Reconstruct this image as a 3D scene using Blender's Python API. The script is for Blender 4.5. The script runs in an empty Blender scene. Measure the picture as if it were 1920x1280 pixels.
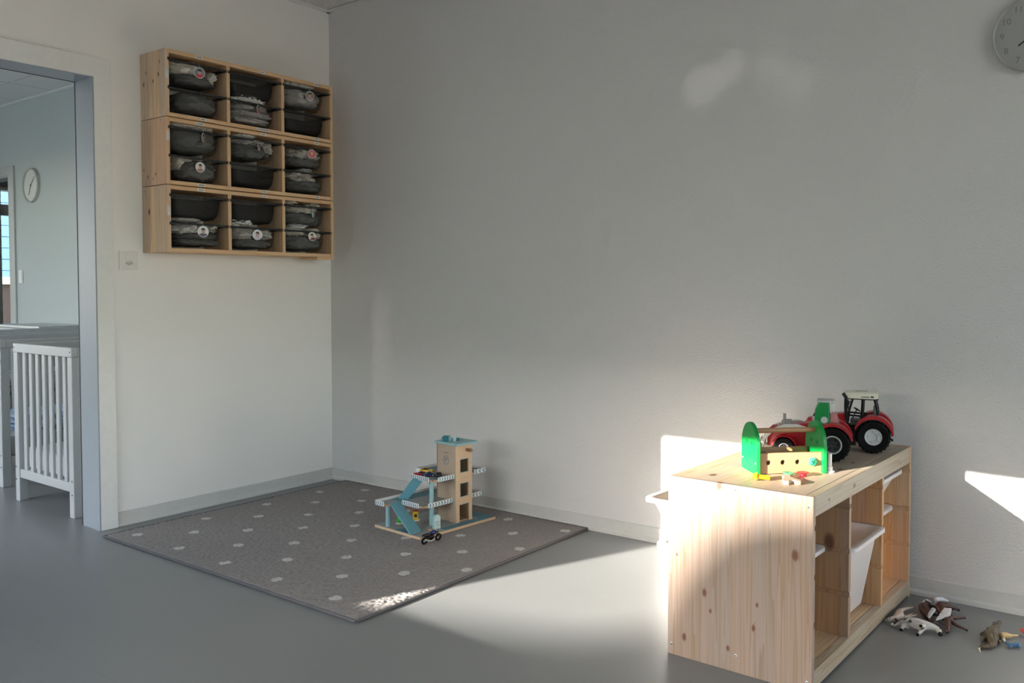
import bpy, bmesh, math, random
from mathutils import Vector, Matrix, noise
random.seed(7)
SC = bpy.context.scene
COL = SC.collection
PI = math.pi

# ---------------------------------------------------------------- camera, world, sun, exposure
F_PX, PPX, PPY = 1622.72, 66.66, -45.53
CAM = Vector((3.88722, -3.21404, 1.08211)); YAW, PITCH, ROLL = 2.20561, -0.03373, -0.00027
def cam_axes():
    f = Vector((math.cos(YAW)*math.cos(PITCH), math.sin(YAW)*math.cos(PITCH), math.sin(PITCH)))
    r = Vector((math.sin(YAW), -math.cos(YAW), 0)); u = r.cross(f)
    c, s = math.cos(ROLL), math.sin(ROLL)
    return (c*r+s*u), (-s*r+c*u), f
CR, CU, CF = cam_axes()
cam = bpy.data.cameras.new('camera'); camo = bpy.data.objects.new('camera', cam); COL.objects.link(camo)
M = Matrix((CR, CU, -CF)).transposed().to_4x4(); M.translation = CAM
camo.matrix_world = M
cam.sensor_fit = 'HORIZONTAL'; cam.sensor_width = 36
cam.lens = 36*F_PX/1920; cam.shift_x = -PPX/1920; cam.shift_y = PPY/1920
cam.clip_start = .05; cam.clip_end = 200
SC.camera = camo
SC.view_settings.view_transform = 'Standard'; SC.view_settings.look = 'None'
SC.view_settings.gamma = 1; SC.view_settings.use_curve_mapping = False
SC.view_settings.exposure = 1.03
SC.cycles.max_bounces = 12; SC.cycles.diffuse_bounces = 6; SC.cycles.glossy_bounces = 4
SC.cycles.transparent_max_bounces = 16; SC.cycles.sample_clamp_indirect = 6.0
SC.cycles.caustics_reflective = True; SC.cycles.blur_glossy = 0.5

SUN_AZ = math.atan2(.9305, .3664); SUN_EL = math.radians(12.0)
w = bpy.data.worlds.new('sky'); SC.world = w; w.use_nodes = True
wn = w.node_tree.nodes; wl_ = w.node_tree.links
sky = wn.new('ShaderNodeTexSky'); sky.sky_type = 'NISHITA'; sky.sun_disc = False
sky.sun_elevation = SUN_EL; sky.sun_rotation = PI/2 - (SUN_AZ + PI); sky.altitude = 400
hsv = wn.new('ShaderNodeHueSaturation'); hsv.inputs['Saturation'].default_value = .62
wl_.new(sky.outputs['Color'], hsv.inputs['Color']); wl_.new(hsv.outputs['Color'], wn['Background'].inputs['Color'])
wn['Background'].inputs['Strength'].default_value = 0.9
sun = bpy.data.lights.new('sun', 'SUN'); suno = bpy.data.objects.new('sun', sun); COL.objects.link(suno)
sun.energy = 21.0; sun.angle = math.radians(0.55); sun.color = (1.0, .93, .82)
d = Vector((math.cos(SUN_AZ)*math.cos(SUN_EL), math.sin(SUN_AZ)*math.cos(SUN_EL), -math.sin(SUN_EL)))
suno.rotation_euler = d.to_track_quat('-Z', 'Y').to_euler(); suno.location = (0, -8, 6)
def glint(x, z, size, e):
    # weak spot lamp added outside, standing in for sun reflected through the window
    l = bpy.data.lights.new('glint_spot', 'SPOT'); l.energy = e; l.spot_size = math.radians(size); l.spot_blend = .7; l.shadow_soft_size = .03; l.color = (1, .95, .86)
    o = bpy.data.objects.new('glint_spot', l); COL.objects.link(o); o.location = (1.5, -9.0, .2)
    o.rotation_euler = (Vector((x, 0, z))-Vector(o.location)).to_track_quat('-Z', 'Y').to_euler()
glint(2.30, 1.895, 1.25, 150); glint(2.42, 1.95, 1.0, 130); glint(2.58, 1.93, 1.0, 80); glint(2.68, 1.85, 1.2, 80)
def portal(name, loc, normal, sx, sz):
    l = bpy.data.lights.new(name, 'AREA'); l.shape = 'RECTANGLE'; l.size = sx; l.size_y = sz
    l.cycles.is_portal = True
    o = bpy.data.objects.new(name, l); COL.objects.link(o); o.location = loc
    o.rotation_euler = Vector(normal).to_track_quat('-Z', 'Z').to_euler()
    return o

# ---------------------------------------------------------------- helpers
def ray(u, v):
    return CF + CR*((u-960-PPX)/F_PX) - CU*((v-640-PPY)/F_PX)
def onz(u, v, z=0.0):
    r = ray(u, v); return CAM + r*((z-CAM.z)/r.z)

def new():
    return bmesh.new()
def _face(bm, vs):
    try: return bm.faces.new(vs)
    except ValueError: return None
def bx(bm, x0, x1, y0, y1, z0, z1, m=None):
    v = [bm.verts.new(p) for p in ((x0,y0,z0),(x1,y0,z0),(x1,y1,z0),(x0,y1,z0),(x0,y0,z1),(x1,y0,z1),(x1,y1,z1),(x0,y1,z1))]
    if m is not None:
        for q in v: q.co = m @ q.co
    for f in ((3,2,1,0),(4,5,6,7),(0,1,5,4),(1,2,6,5),(2,3,7,6),(3,0,4,7)): _face(bm, [v[i] for i in f])
    return v
def prism(bm, pts, a, b, axis='z', m=None):
    def P(p, t):
        if axis == 'z': c = (p[0], p[1], t)
        elif axis == 'y': c = (p[0], t, p[1])
        else: c = (t, p[0], p[1])
        c = Vector(c)
        return m @ c if m is not None else c
    lo = [bm.verts.new(P(p, a)) for p in pts]; hi = [bm.verts.new(P(p, b)) for p in pts]
    n = len(pts)
    _face(bm, lo[::-1]); _face(bm, hi)
    for i in range(n): _face(bm, [lo[i], lo[(i+1)%n], hi[(i+1)%n], hi[i]])
def frame_of(d):
    d = Vector(d).normalized()
    a = Vector((0,0,1)) if abs(d.z) < .9 else Vector((1,0,0))
    u = d.cross(a).normalized(); return u, d.cross(u).normalized(), d
def cyl(bm, p0, p1, r0, r1=None, n=16, cap=True):
    p0, p1 = Vector(p0), Vector(p1); r1 = r0 if r1 is None else r1
    u, v, _ = frame_of(p1-p0)
    A = [bm.verts.new(p0+(u*math.cos(t)+v*math.sin(t))*r0) for t in [2*PI*i/n for i in range(n)]]
    B = [bm.verts.new(p1+(u*math.cos(t)+v*math.sin(t))*r1) for t in [2*PI*i/n for i in range(n)]]
    for i in range(n): _face(bm, [A[i], A[(i+1)%n], B[(i+1)%n], B[i]])
    if cap: _face(bm, A[::-1]); _face(bm, B)
def lathe(bm, prof, org=(0,0,0), axis=(0,0,1), n=24, closed=False):
    """prof: (radius, height) pairs along axis"""
    org = Vector(org); u, v, d = frame_of(axis)
    rings = []
    for r, h in prof:
        rings.append([bm.verts.new(org + d*h + (u*math.cos(2*PI*i/n)+v*math.sin(2*PI*i/n))*max(r, 1e-5)) for i in range(n)])
    m = len(rings)
    for k in range(m if closed else m-1):
        A, B = rings[k], rings[(k+1) % m]
        for i in range(n): _face(bm, [A[i], A[(i+1)%n], B[(i+1)%n], B[i]])
    return rings
def tube(bm, pts, r, n=8, closed=False):
    pts = [Vector(p) for p in pts]; rings = []; N = len(pts)
    rr = r if isinstance(r, (list, tuple)) else [r]*N
    ref = None
    for i, p in enumerate(pts):
        if closed: t = pts[(i+1)%N]-pts[i-1]
        else: t = pts[min(i+1, N-1)]-pts[max(i-1, 0)]
        t.normalize()
        if ref is None: ref = frame_of(t)[0]
        u = (ref - t*ref.dot(t)).normalized(); v = t.cross(u); ref = u
        rings.append([bm.verts.new(p+(u*math.cos(2*PI*k/n)+v*math.sin(2*PI*k/n))*rr[i]) for k in range(n)])
    for i in range(N if closed else N-1):
        A, B = rings[i], rings[(i+1)%N]
        for k in range(n): _face(bm, [A[k], A[(k+1)%n], B[(k+1)%n], B[k]])
    if not closed: _face(bm, rings[0][::-1]); _face(bm, rings[-1])
def ball(bm, c, r, n=12, s=(1,1,1), m=None):
    g = bmesh.ops.create_uvsphere(bm, u_segments=n, v_segments=max(6, n*2//3), radius=1)
    for v in g['verts']:
        v.co = Vector((v.co.x*r*s[0], v.co.y*r*s[1], v.co.z*r*s[2]))
        if m is not None: v.co = m @ v.co
        v.co += Vector(c)
def slab_hole(bm, outer, holes, y0, y1, m=None):
    """rectangular slab (x,z) with round/rect holes, depth y0..y1, via grid triangulation"""
    import mathutils
    from mathutils.geometry import delaunay_2d_cdt
    vs = [Vector(p) for p in outer]; faces = [list(range(len(outer)))]
    for h in holes:
        s = len(vs); vs += [Vector(p) for p in h]; faces.append(list(range(s, s+len(h))))
    def inside(p, poly):
        c = False; n = len(poly); j = n-1
        for i in range(n):
            a, b = poly[i], poly[j]
            if (a[1] > p[1]) != (b[1] > p[1]) and p[0] < (b[0]-a[0])*(p[1]-a[1])/(b[1]-a[1])+a[0]: c = not c
            j = i
        return c
    edges = []
    for f in faces: edges += [(f[i], f[(i+1) % len(f)]) for i in range(len(f))]
    ov, oe, of, *_ = delaunay_2d_cdt(vs, edges, [], 0, 1e-6)
    T = (lambda p: m @ p) if m is not None else (lambda p: p)
    a = [bm.verts.new(T(Vector((p.x, y0, p.y)))) for p in ov]; b = [bm.verts.new(T(Vector((p.x, y1, p.y)))) for p in ov]
    for f in of:
        c = sum((ov[i] for i in f), Vector((0,0)))/len(f)
        if not inside(c, outer) or any(inside(c, h) for h in holes): continue
        _face(bm, [a[i] for i in f]); _face(bm, [b[i] for i in f][::-1])
    for f in faces:
        # output vertices keep input order at the start for non-merged input
        for i in range(len(f)):
            p, q_ = f[i], f[(i+1) % len(f)]
            _face(bm, [a[p], a[q_], b[q_], b[p]])

def obj(name, bm, mat=None, parent=None, smooth=False, bevel=0, loc=None, label=None, seg=2, angle=35):
    bmesh.ops.recalc_face_normals(bm, faces=bm.faces[:])
    me = bpy.data.meshes.new(name); bm.to_mesh(me); bm.free()
    o = bpy.data.objects.new(name, me); COL.objects.link(o)
    if mat:
        for m_ in (mat if isinstance(mat, (list, tuple)) else [mat]): me.materials.append(m_)
    if parent: o.parent = parent
    if loc: o.location = loc
    if smooth:
        for p in me.polygons: p.use_smooth = True
        me.set_sharp_from_angle(angle=math.radians(angle))
    if bevel:
        b = o.modifiers.new('bevel', 'BEVEL'); b.width = bevel; b.segments = seg; b.limit_method = 'ANGLE'; b.angle_limit = math.radians(40)
    if label: o['label'] = label
    return o
def tag(o, label, cat, group=None, kind=None):
    o['label'] = label; o['category'] = cat
    if group: o['group'] = group
    if kind: o['kind'] = kind
    return o
def struct(o):
    o['kind'] = 'structure'; return o
def thing(name, label, cat, loc=(0,0,0), rz=0, group=None):
    o = bpy.data.objects.new(name, None); COL.objects.link(o); o.empty_display_size = .05
    o.location = loc; o.rotation_euler = (0, 0, rz)
    return tag(o, label, cat, group)
def text(name, body, size, mat, parent, loc, rot, ext=.0002, align='CENTER', sx=1.0):
    c = bpy.data.curves.new(name, 'FONT'); c.body = body; c.size = size; c.extrude = ext; c.resolution_u = 3
    c.align_x = align; c.align_y = 'CENTER'
    t = bpy.data.objects.new(name, c); COL.objects.link(t)
    dg = bpy.context.evaluated_depsgraph_get(); dg.update()
    me = bpy.data.meshes.new_from_object(t.evaluated_get(dg)); bpy.data.objects.remove(t); bpy.data.curves.remove(c)
    me.materials.clear(); me.materials.append(mat)
    for v in me.vertices: v.co.x *= sx
    o = bpy.data.objects.new(name, me); COL.objects.link(o); o.parent = parent; o.location = loc; o.rotation_euler = rot
    return o

# ---------------------------------------------------------------- materials
MATS = {}
class NT:
    def __init__(s, m): s.m = m; s.t = m.node_tree; s.n = s.t.nodes; s.l = s.t.links; s.b = s.n['Principled BSDF']
    def node(s, t, **k):
        n = s.n.new('ShaderNode'+t)
        for a, v in k.items(): setattr(n, a, v)
        return n
    def math(s, op, a, b=None, c=None, clamp=False):
        n = s.node('Math', operation=op); n.use_clamp = clamp
        for i, x in enumerate((a, b, c)):
            if x is None: continue
            if hasattr(x, 'links'): s.l.new(x, n.inputs[i])
            else: n.inputs[i].default_value = x
        return n.outputs[0]
    def noise(s, vec, scale, detail=4, rough=.5, w=None):
        n = s.node('TexNoise'); n.inputs['Scale'].default_value = scale; n.inputs['Detail'].default_value = detail; n.inputs['Roughness'].default_value = rough
        s.l.new(vec, n.inputs['Vector']); return n.outputs['Fac']
    def co(s, which='Object'): return s.node('TexCoord').outputs[which]
    def sep(s, v):
        n = s.node('SeparateXYZ'); s.l.new(v, n.inputs[0]); return n.outputs
    def comb(s, x=0, y=0, z=0):
        n = s.node('CombineXYZ')
        for i, a in enumerate((x, y, z)):
            if hasattr(a, 'links'): s.l.new(a, n.inputs[i])
            else: n.inputs[i].default_value = a
        return n.outputs[0]
    def mix(s, f, a, b):
        n = s.node('Mix', data_type='RGBA')
        for i, x in ((0, f), (6, a), (7, b)):
            if hasattr(x, 'links'): s.l.new(x, n.inputs[i])
            else: n.inputs[i].default_value = x if i == 0 else (*x[:3], 1)
        return n.outputs[2]
    def ramp(s, f, stops):
        n = s.node('ValToRGB'); e = n.color_ramp.elements
        while len(e) > 1: e.remove(e[-1])
        e[0].position = stops[0][0]; e[0].color = (*stops[0][1], 1)
        for p, c in stops[1:]: x = e.new(p); x.color = (*c, 1)
        s.l.new(f, n.inputs[0]); return n.outputs[0]
    def bump(s, h, strength, dist=.001):
        n = s.node('Bump'); n.inputs['Strength'].default_value = strength; n.inputs['Distance'].default_value = dist
        s.l.new(h, n.inputs['Height']); s.l.new(n.outputs[0], s.b.inputs['Normal'])
    def color(s, c): s.l.new(c, s.b.inputs['Base Color'])
def mat(name, color=(.8,.8,.8), rough=.5, metal=0, spec=.5, **k):
    if name in MATS: return MATS[name]
    m = bpy.data.materials.new(name); m.use_nodes = True; MATS[name] = m
    b = m.node_tree.nodes['Principled BSDF']
    b.inputs['Base Color'].default_value = (*color, 1); b.inputs['Roughness'].default_value = rough
    b.inputs['Metallic'].default_value = metal; b.inputs['Specular IOR Level'].default_value = spec
    for a, v in k.items(): b.inputs[a.replace('_', ' ')].default_value = v
    # slight procedural variation so nothing is perfectly uniform
    nt = NT(m); f = nt.noise(nt.co(), 35, 3)
    c2 = tuple(min(1, x*1.05) for x in color); c1 = tuple(x*.94 for x in color)
    nt.color(nt.mix(f, c1, c2))
    return m
def emat(name):  # empty material to fill
    m = bpy.data.materials.new(name); m.use_nodes = True; MATS[name] = m; return NT(m)

# wall: painted roughcast
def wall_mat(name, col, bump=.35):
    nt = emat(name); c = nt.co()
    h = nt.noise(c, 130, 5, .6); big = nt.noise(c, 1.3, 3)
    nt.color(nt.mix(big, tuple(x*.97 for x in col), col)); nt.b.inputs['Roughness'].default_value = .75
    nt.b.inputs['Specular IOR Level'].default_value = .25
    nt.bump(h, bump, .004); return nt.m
M_WALL = wall_mat('wall_paint_shaded', (.715, .705, .70), .9); M_WALL_LIT = wall_mat('wall_paint_smooth_lit', (.87, .855, .83), .22)  # left wall lighter, back wall darker: the light on them put into colour
# floor linoleum
nt = emat('grey_linoleum'); c = nt.co()
n1 = nt.noise(c, 2.0, 5, .6); n2 = nt.noise(c, 60, 4, .7)
cc = nt.mix(n1, (.168, .177, .184), (.196, .204, .208)); cc = nt.mix(nt.math('MULTIPLY', n2, .18), cc, (.30, .31, .30))
sx, sy, sz = nt.sep(c)
seam = nt.math('LESS_THAN', nt.math('ABSOLUTE', nt.math('ADD', sy, 2.03)), .0018)
cc = nt.mix(nt.math('MULTIPLY', seam, .55), cc, (.16, .17, .17))
nt.color(cc)
r = nt.math('MULTIPLY_ADD', n1, .10, .30); nt.l.new(r, nt.b.inputs['Roughness'])
nt.bump(n2, .06, .001); M_FLOOR = nt.m
M_TRIMW = mat('white_satin_paint', (.80, .80, .78), .38)
M_SKIRT = mat('pale_grey_skirting', (.60, .60, .58), .45)
M_DARKGAP = mat('dark_rubber_seal', (.012, .012, .022), .6)
# ceiling mineral tile with pits
nt = emat('mineral_tile'); c = nt.co(); f = nt.noise(c, 70, 4, .7)
nt.color(nt.ramp(f, [(.0, (.30, .30, .28)), (.36, (.42, .42, .40)), (.44, (.72, .72, .70)), (1, (.78, .78, .76))]))
nt.b.inputs['Roughness'].default_value = .9; nt.bump(f, .5, .003); M_TILE = nt.m

def pine(name, grain, stave, knots=(), base=(.66, .44, .25), plane=None, seed=0., w=.052, tone=.25, squash=3.4):
    """grain/stave: axis index of the grain and of the direction staves change; knots in object space [(a(stave), b(grain), r)]"""
    if name in MATS: return MATS[name]
    nt = emat(name); c = nt.co(); s = nt.sep(c)
    g, t = s[grain], s[stave]; o3 = s[3-grain-stave]
    kf = None
    for (ka, kb, kr) in knots:
        da = nt.math('DIVIDE', nt.math('SUBTRACT', t, ka), kr); db = nt.math('DIVIDE', nt.math('SUBTRACT', g, kb), kr*1.7)
        q_ = nt.math('ADD', nt.math('MULTIPLY', da, da), nt.math('MULTIPLY', db, db))
        e = nt.math('POWER', 2.718, nt.math('MULTIPLY', q_, -1.0))
        kf = e if kf is None else nt.math('MAXIMUM', kf, e)
    stv = nt.math('FLOOR', nt.math('DIVIDE', nt.math('ADD', t, seed*.37+.013), w))
    wn_ = nt.node('TexWhiteNoise', noise_dimensions='1D'); nt.l.new(nt.math('ADD', stv, seed*7.3), wn_.inputs['W'])
    rnd = wn_.outputs['Value']
    tt = nt.math('MULTIPLY', t, 1.0)
    if kf is not None: tt = nt.math('MULTIPLY_ADD', kf, .012, tt)
    v = nt.comb(nt.math('MULTIPLY', tt, 26), nt.math('MULTIPLY', g, .55), nt.math('ADD', nt.math('MULTIPLY', o3, 26), nt.math('MULTIPLY', rnd, 37)))
    n1 = nt.noise(v, 1.0, 3, .45)
    rings = nt.math('FRACT', nt.math('MULTIPLY', n1, 11.0))
    rings = nt.math('POWER', rings, 2.2)
    fine = nt.noise(nt.comb(nt.math('MULTIPLY', t, 420), nt.math('MULTIPLY', g, 9), nt.math('MULTIPLY', o3, 420)), 1, 2)
    dark = (base[0]*.66, base[1]*.56, base[2]*.42); lite = (min(1, base[0]*1.1), base[1]*1.16, base[2]*1.28)
    col = nt.mix(rings, lite, (base[0]*.90, base[1]*.83, base[2]*.74))
    col = nt.mix(nt.math('MULTIPLY', fine, .30), col, dark)
    sh = nt.math('MULTIPLY_ADD', rnd, tone*1.6, 1-tone)
    hs = nt.node('HueSaturation'); nt.l.new(col, hs.inputs['Color']); nt.l.new(sh, hs.inputs['Value'])
    nt.l.new(nt.math('MULTIPLY_ADD', rnd, .3, .85), hs.inputs['Saturation'])
    col = hs.outputs[0]
    # stray small knots
    vr = nt.node('TexVoronoi'); vr.feature = 'F1'; vr.inputs['Randomness'].default_value = 1
    nt.l.new(nt.comb(nt.math('MULTIPLY', t, 7.5), nt.math('MULTIPLY', g, 2.6), nt.math('ADD', nt.math('MULTIPLY', o3, 3), seed+3.1)), vr.inputs['Vector']); vr.inputs['Scale'].default_value = 1
    if not knots:
        kk = nt.math('SUBTRACT', 1, nt.math('MULTIPLY', vr.outputs['Distance'], 11), clamp=True)
        kf = nt.math('MULTIPLY', kk, 1.3, clamp=True)
    kr_ = nt.ramp(kf, [(0, (0,0,0)), (.25, (.12,.12,.12)), (.45, (.7,.7,.7)), (.75, (1,1,1))])
    col = nt.mix(kr_, col, (.17, .075, .045))
    nt.color(col)
    nt.b.inputs['Roughness'].default_value = .48; nt.b.inputs['Specular IOR Level'].default_value = .35
    nt.bump(rings, .08, .0006)
    return nt.m
M_SCREW = mat('zinc_screw', (.55, .62, .68), .25, .9)
M_SOCKET = mat('screw_socket', (.03, .05, .08), .4)
# ---------------------------------------------------------------- the room shell
H = 2.626; RX = 6.9; FY = -3.9; WT = .14; OX = -5.6
def wall_with_holes(name, plane, fixed0, fixed1, a0, a1, z0, z1, holes, m):
    bm = new(); outer = [(a0, z0)]
    for h in holes:
        if h[2] <= 0: outer += [(h[0], z0), (h[0], h[3]), (h[1], h[3]), (h[1], z0)]
    outer += [(a1, z0), (a1, z1), (a0, z1)]; holes = [h for h in holes if h[2] > 0]
    hs = [[(h[0], h[2]), (h[1], h[2]), (h[1], h[3]), (h[0], h[3])] for h in holes]
    if plane == 'y': slab_hole(bm, outer, hs, fixed0, fixed1)
    else: slab_hole(bm, outer, hs, fixed0, fixed1, Matrix(((0,1,0,0),(1,0,0,0),(0,0,1,0),(0,0,0,1))))
    return struct(obj(name, bm, m))
bm = new(); bx(bm, -9.2, RX+.2, FY-.2, 5.0, -.1, 0); struct(obj('floor', bm, M_FLOOR))
# ceiling slab plus tiles
bm = new(); bx(bm, -9.2, RX+.2, FY-.2, 5.0, H+.02, H+.15); ceil = struct(obj('ceiling', bm, M_TRIMW))
P_ = .62
bm0 = new(); bx(bm0, 0, P_-.010, 0, P_-.010, 0, .016); tile_o = obj('ceiling_tile', bm0, M_TILE, ceil, bevel=.002, loc=(0, 0, H))
first = True
def tile(x, y, sx=1., sy=1.):
    global first
    o = tile_o if first else tile_o.copy()
    if not first: COL.objects.link(o); o.parent = ceil
    first = False
    o.location = (x, y, H); o.scale = (sx, sy, 1)
for i in range(0, 11):
    for j in range(0, 7):
        tile(.025+i*P_, -.025-(j+1)*P_+.003)
for i in range(-2, 8):
    for j in range(0, 6):
        y1 = -.32-(j-1)*P_ if j else -.02
        sy = 1. if j else .48
        tile(-.165-.62*(i+3)+.003+.0, (-.32-j*P_ if j else -.32)+.003, 1., sy)
# wall angle trims at the ceiling
def strip(name, x0, x1, y0, y1, z0, z1, m, bevel=0.0): 
    bm = new(); bx(bm, x0, x1, y0, y1, z0, z1); return struct(obj(name, bm, m, bevel=bevel))
strip('trim_1', 0, .022, FY, 0, H-.012, H+.004, M_TRIMW); strip('trim_2', .0, RX, -.022, 0, H-.012, H+.004, M_TRIMW)
strip('trim_3', OX, -WT, -.022, 0, H-.012, H+.004, M_TRIMW)
DY0, DY1, DZ = -2.36, -1.312, 2.012
wall_with_holes('wall_left', 'x', -WT, 0, FY, 0, 0, H+.02, [(DY0, DY1, -.0001, DZ)], M_WALL_LIT)
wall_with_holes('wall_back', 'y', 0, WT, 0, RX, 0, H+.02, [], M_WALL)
wall_with_holes('wall_nursery_back', 'y', 0, WT, OX-3.6, 0, 0, H+.02, [(-5.03, -4.115, -.0001, 2.03)], wall_mat('nursery_wall_dimmed', (.53, .57, .56), .2))  # dimness of the nursery put into this wall's colour
WRW = (-3.3, -.6, .75, 2.35)  # unseen opening added so skylight falls on the left wall
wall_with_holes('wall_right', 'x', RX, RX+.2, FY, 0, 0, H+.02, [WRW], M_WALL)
WIN = [(.52, 2.9, .60, 2.25), (-5.2, -.5, .5, 2.3)]  # second opening is unseen, added to bring skylight into the nursery
wall_with_holes('wall_front', 'y', FY-.2, FY, OX-3.6, RX+.2, 0, H+.02, WIN, M_WALL_LIT)
wall_with_holes('wall_nursery_left', 'x', OX-.12, OX, FY, 0, 0, H+.02, [(-3.2, -1.0, .8, 2.1)], M_WALL_LIT)  # side opening added to brighten the nursery with sky
# side room beyond the nursery with a window on its left
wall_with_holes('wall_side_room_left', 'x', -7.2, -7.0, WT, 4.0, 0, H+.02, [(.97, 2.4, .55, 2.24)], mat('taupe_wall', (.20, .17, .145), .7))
wall_with_holes('wall_side_room_back', 'y', 4.0, 4.2, -7.2, -2.6, 0, H+.02, [], M_WALL_LIT)
wall_with_holes('wall_side_room_right', 'x', -2.7, -2.6, WT, 4.0, 0, H+.02, [], M_WALL_LIT)
# windows of the front wall: frame and lowered opaque roller blind
M_BLIND = mat('grey_blind', (.5, .5, .5), .8)
for i, (a, b, z0, z1) in enumerate(WIN):
    bm = new()
    for (p, q_, r, s) in ((a, a+.03, z0, z1), (b-.03, b, z0, z1), (a, b, z1-.03, z1), (a, b, z0, z0+.03)):
        if i == 0 and p == a and q_ == a+.03: continue
        bx(bm, p, q_, FY-.09, FY-.04, r, s)
    wo = struct(obj('window_%d' % (i+1), bm, M_TRIMW))
    if i == 0:
        bm = new(); bx(bm, a+.002, b-.002, FY-.053, FY-.047, 1.349, z1-.03); obj('blind', bm, M_BLIND, wo)
        portal('window_portal', ((a+b)/2, FY-.1, (z0+1.35)/2), (0, 1, 0), b-a, 1.35-z0)
    else:
        portal('window_portal', ((a+b)/2, FY-.1, (z0+z1)/2), (0, 1, 0), b-a, z1-z0)
portal('window_portal', (RX+.1, -1.95, 1.55), (-1, 0, 0), 2.7, 1.6)
portal('window_portal', (OX-.06, -2.1, 1.45), (1, 0, 0), 2.2, 1.3)
portal('window_portal', (-7.1, 1.69, 1.4), (1, 0, 0), 1.43, 1.69)
# far window: frame, transom, panes
bm = new()
for (p, q_, r, s) in ((.97, 1.072, .55, 2.2), (2.35, 2.4, .55, 2.2), (.97, 2.4, .55, .60), (.97, 2.4, 2.198, 2.24), (.97, 2.4, 1.915, 2.04)): bx(bm, -7.12, -7.02, p, q_, r, s)
w5 = struct(obj('window_5', bm, M_TRIMW, bevel=.004))
nt = emat('window_pane'); nt.b.inputs['Base Color'].default_value = (1,1,1,1); nt.b.inputs['Roughness'].default_value = 0; nt.b.inputs['Alpha'].default_value = .06
for (r, s) in ((.60, 1.915), (2.04, 2.198)):
    bm = new(); bx(bm, -7.075, -7.069, 1.072, 2.35, r, s); obj('pane', bm, nt.m, w5)
# skirting with a small foot lip
def skirting(name, p0, p1, nrm, m=M_SKIRT):
    p0, p1, n_ = Vector(p0), Vector(p1), Vector(nrm)
    prof = [(0, 0), (.013, 0), (.012, .012), (.006, .020), (.005, .062), (0, .064)]
    bm = new(); A = [bm.verts.new(p0+n_*a+Vector((0,0,b))) for a, b in prof]; B = [bm.verts.new(p1+n_*a+Vector((0,0,b))) for a, b in prof]
    for i in range(len(prof)): _face(bm, [A[i], A[(i+1)%6], B[(i+1)%6], B[i]])
    _face(bm, A); _face(bm, B[::-1]); return struct(obj(name, bm, m))
skirting('baseboard_left', (0, -.004, 0), (0, -1.24, 0), (1,0,0)); skirting('baseboard_back', (.004, 0, 0), (RX, 0, 0), (0,-1,0))
skirting('baseboard_nursery', (OX, 0, 0), (-5.12, 0, 0), (0,-1,0)); skirting('baseboard_nursery_back', (-4.02, 0, 0), (-WT, 0, 0), (0,-1,0))
# main doorway: casing, jamb lining, dark seal
bm = new()
prism(bm, [(DY1-.004, 0), (-1.240, 0), (-1.240, 2.093), (DY0-.07, 2.093), (DY0-.07, 0), (DY0+.004, 0), (DY0+.004, 2.008), (DY1-.004, 2.008)], .0005, .022, 'x')
d1 = struct(obj('door_1', bm, M_TRIMW, bevel=.002))
bm = new()
bx(bm, -WT-.002, .012, DY1-.006, DY1+.001, 0, DZ); bx(bm, -.026, .0215, DY1-.010, DY1-.004, 0, DZ-.004)
bx(bm, -WT-.002, .012, DY0-.001, DY0+.006, 0, DZ); bx(bm, -WT-.002, .012, DY0, DY1, DZ-.006, DZ+.001)
obj('door_lining', bm, mat('lacquer_skylit', (.31, .345, .385), .3), d1, bevel=.001)  # blue skylight on the lining is put into its colour
bm = new(); bx(bm, -WT-.006, -WT-.002, DY1-.0075, DY1+.0, 0, DZ); bx(bm, -WT-.006, -WT-.002, DY0, DY1, DZ-.0075, DZ); obj('seal', bm, M_DARKGAP, d1)
# nursery door frame to side room
bm = new(); prism(bm, [(-4.115, 0), (-4.012, 0), (-4.012, 2.107), (-5.13, 2.107), (-5.13, 0), (-5.03, 0), (-5.03, 2.03), (-4.115, 2.03)], -.014, -.0005, 'y')
bx(bm, -4.125, -4.113, -.006, WT, 0, 2.03); bx(bm, -5.03, -4.115, -.006, WT, 2.018, 2.03)
struct(obj('door_2', bm, mat('grey_white_paint', (.46, .48, .47), .4), bevel=.002))
bm = new(); bx(bm, -5.03, -4.125, WT-.02, WT-.012, 1.985, 2.018); struct(obj('trim_4', bm, M_DARKGAP))

# ---------------------------------------------------------------- outdoors
M_GRASS = mat('lawn_green', (.10, .13, .06), .9)
bm = new(); bx(bm, -60, 60, -60, FY-.2, -.35, -.30); struct(obj('ground', bm, mat('pavement_grey', (.30, .29, .27), .9)))
bm = new(); bx(bm, -60, -9.2, FY-.2, 60, -.35, -.30); struct(obj('ground_side', bm, M_GRASS))
M_LEAF = mat('hedge_leaves', (.07, .11, .04), .8)
def leafy(name, c, s, seed, amp=.12, sub=4):
    bm = new(); bmesh.ops.create_icosphere(bm, subdivisions=sub, radius=1)
    for v in bm.verts:
        n_ = noise.noise(v.co*3+Vector((seed, 0, 0)))*.5+noise.noise(v.co*8+Vector((0, seed, 0)))*.5
        p = v.co*(1+amp*n_); v.co = Vector((c[0]+p.x*s[0], c[1]+p.y*s[1], c[2]+p.z*s[2]))
    return obj(name, bm, M_LEAF, smooth=True)
bm = new(); bx(bm, -12, 8, -12.4, -11.6, -.3, 2.36)  # unseen hedge added; its top shapes the lower edge of the sun patch
bmesh.ops.subdivide_edges(bm, edges=bm.edges[:], cuts=40, use_grid_fill=True)
for v in bm.verts:
    if v.co.z > -.2: v.co += Vector((0, noise.noise(v.co*3)*.12, noise.noise(v.co*2.3)*.02+(max(min(v.co.x, -1.4), -3)+2.5)*.075*(v.co.z > 2)))
tag(obj('sun_trim_hedge', bm, M_LEAF, smooth=True), 'unseen green hedge outside, added to trim the low sun patch', 'hedge')
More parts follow.
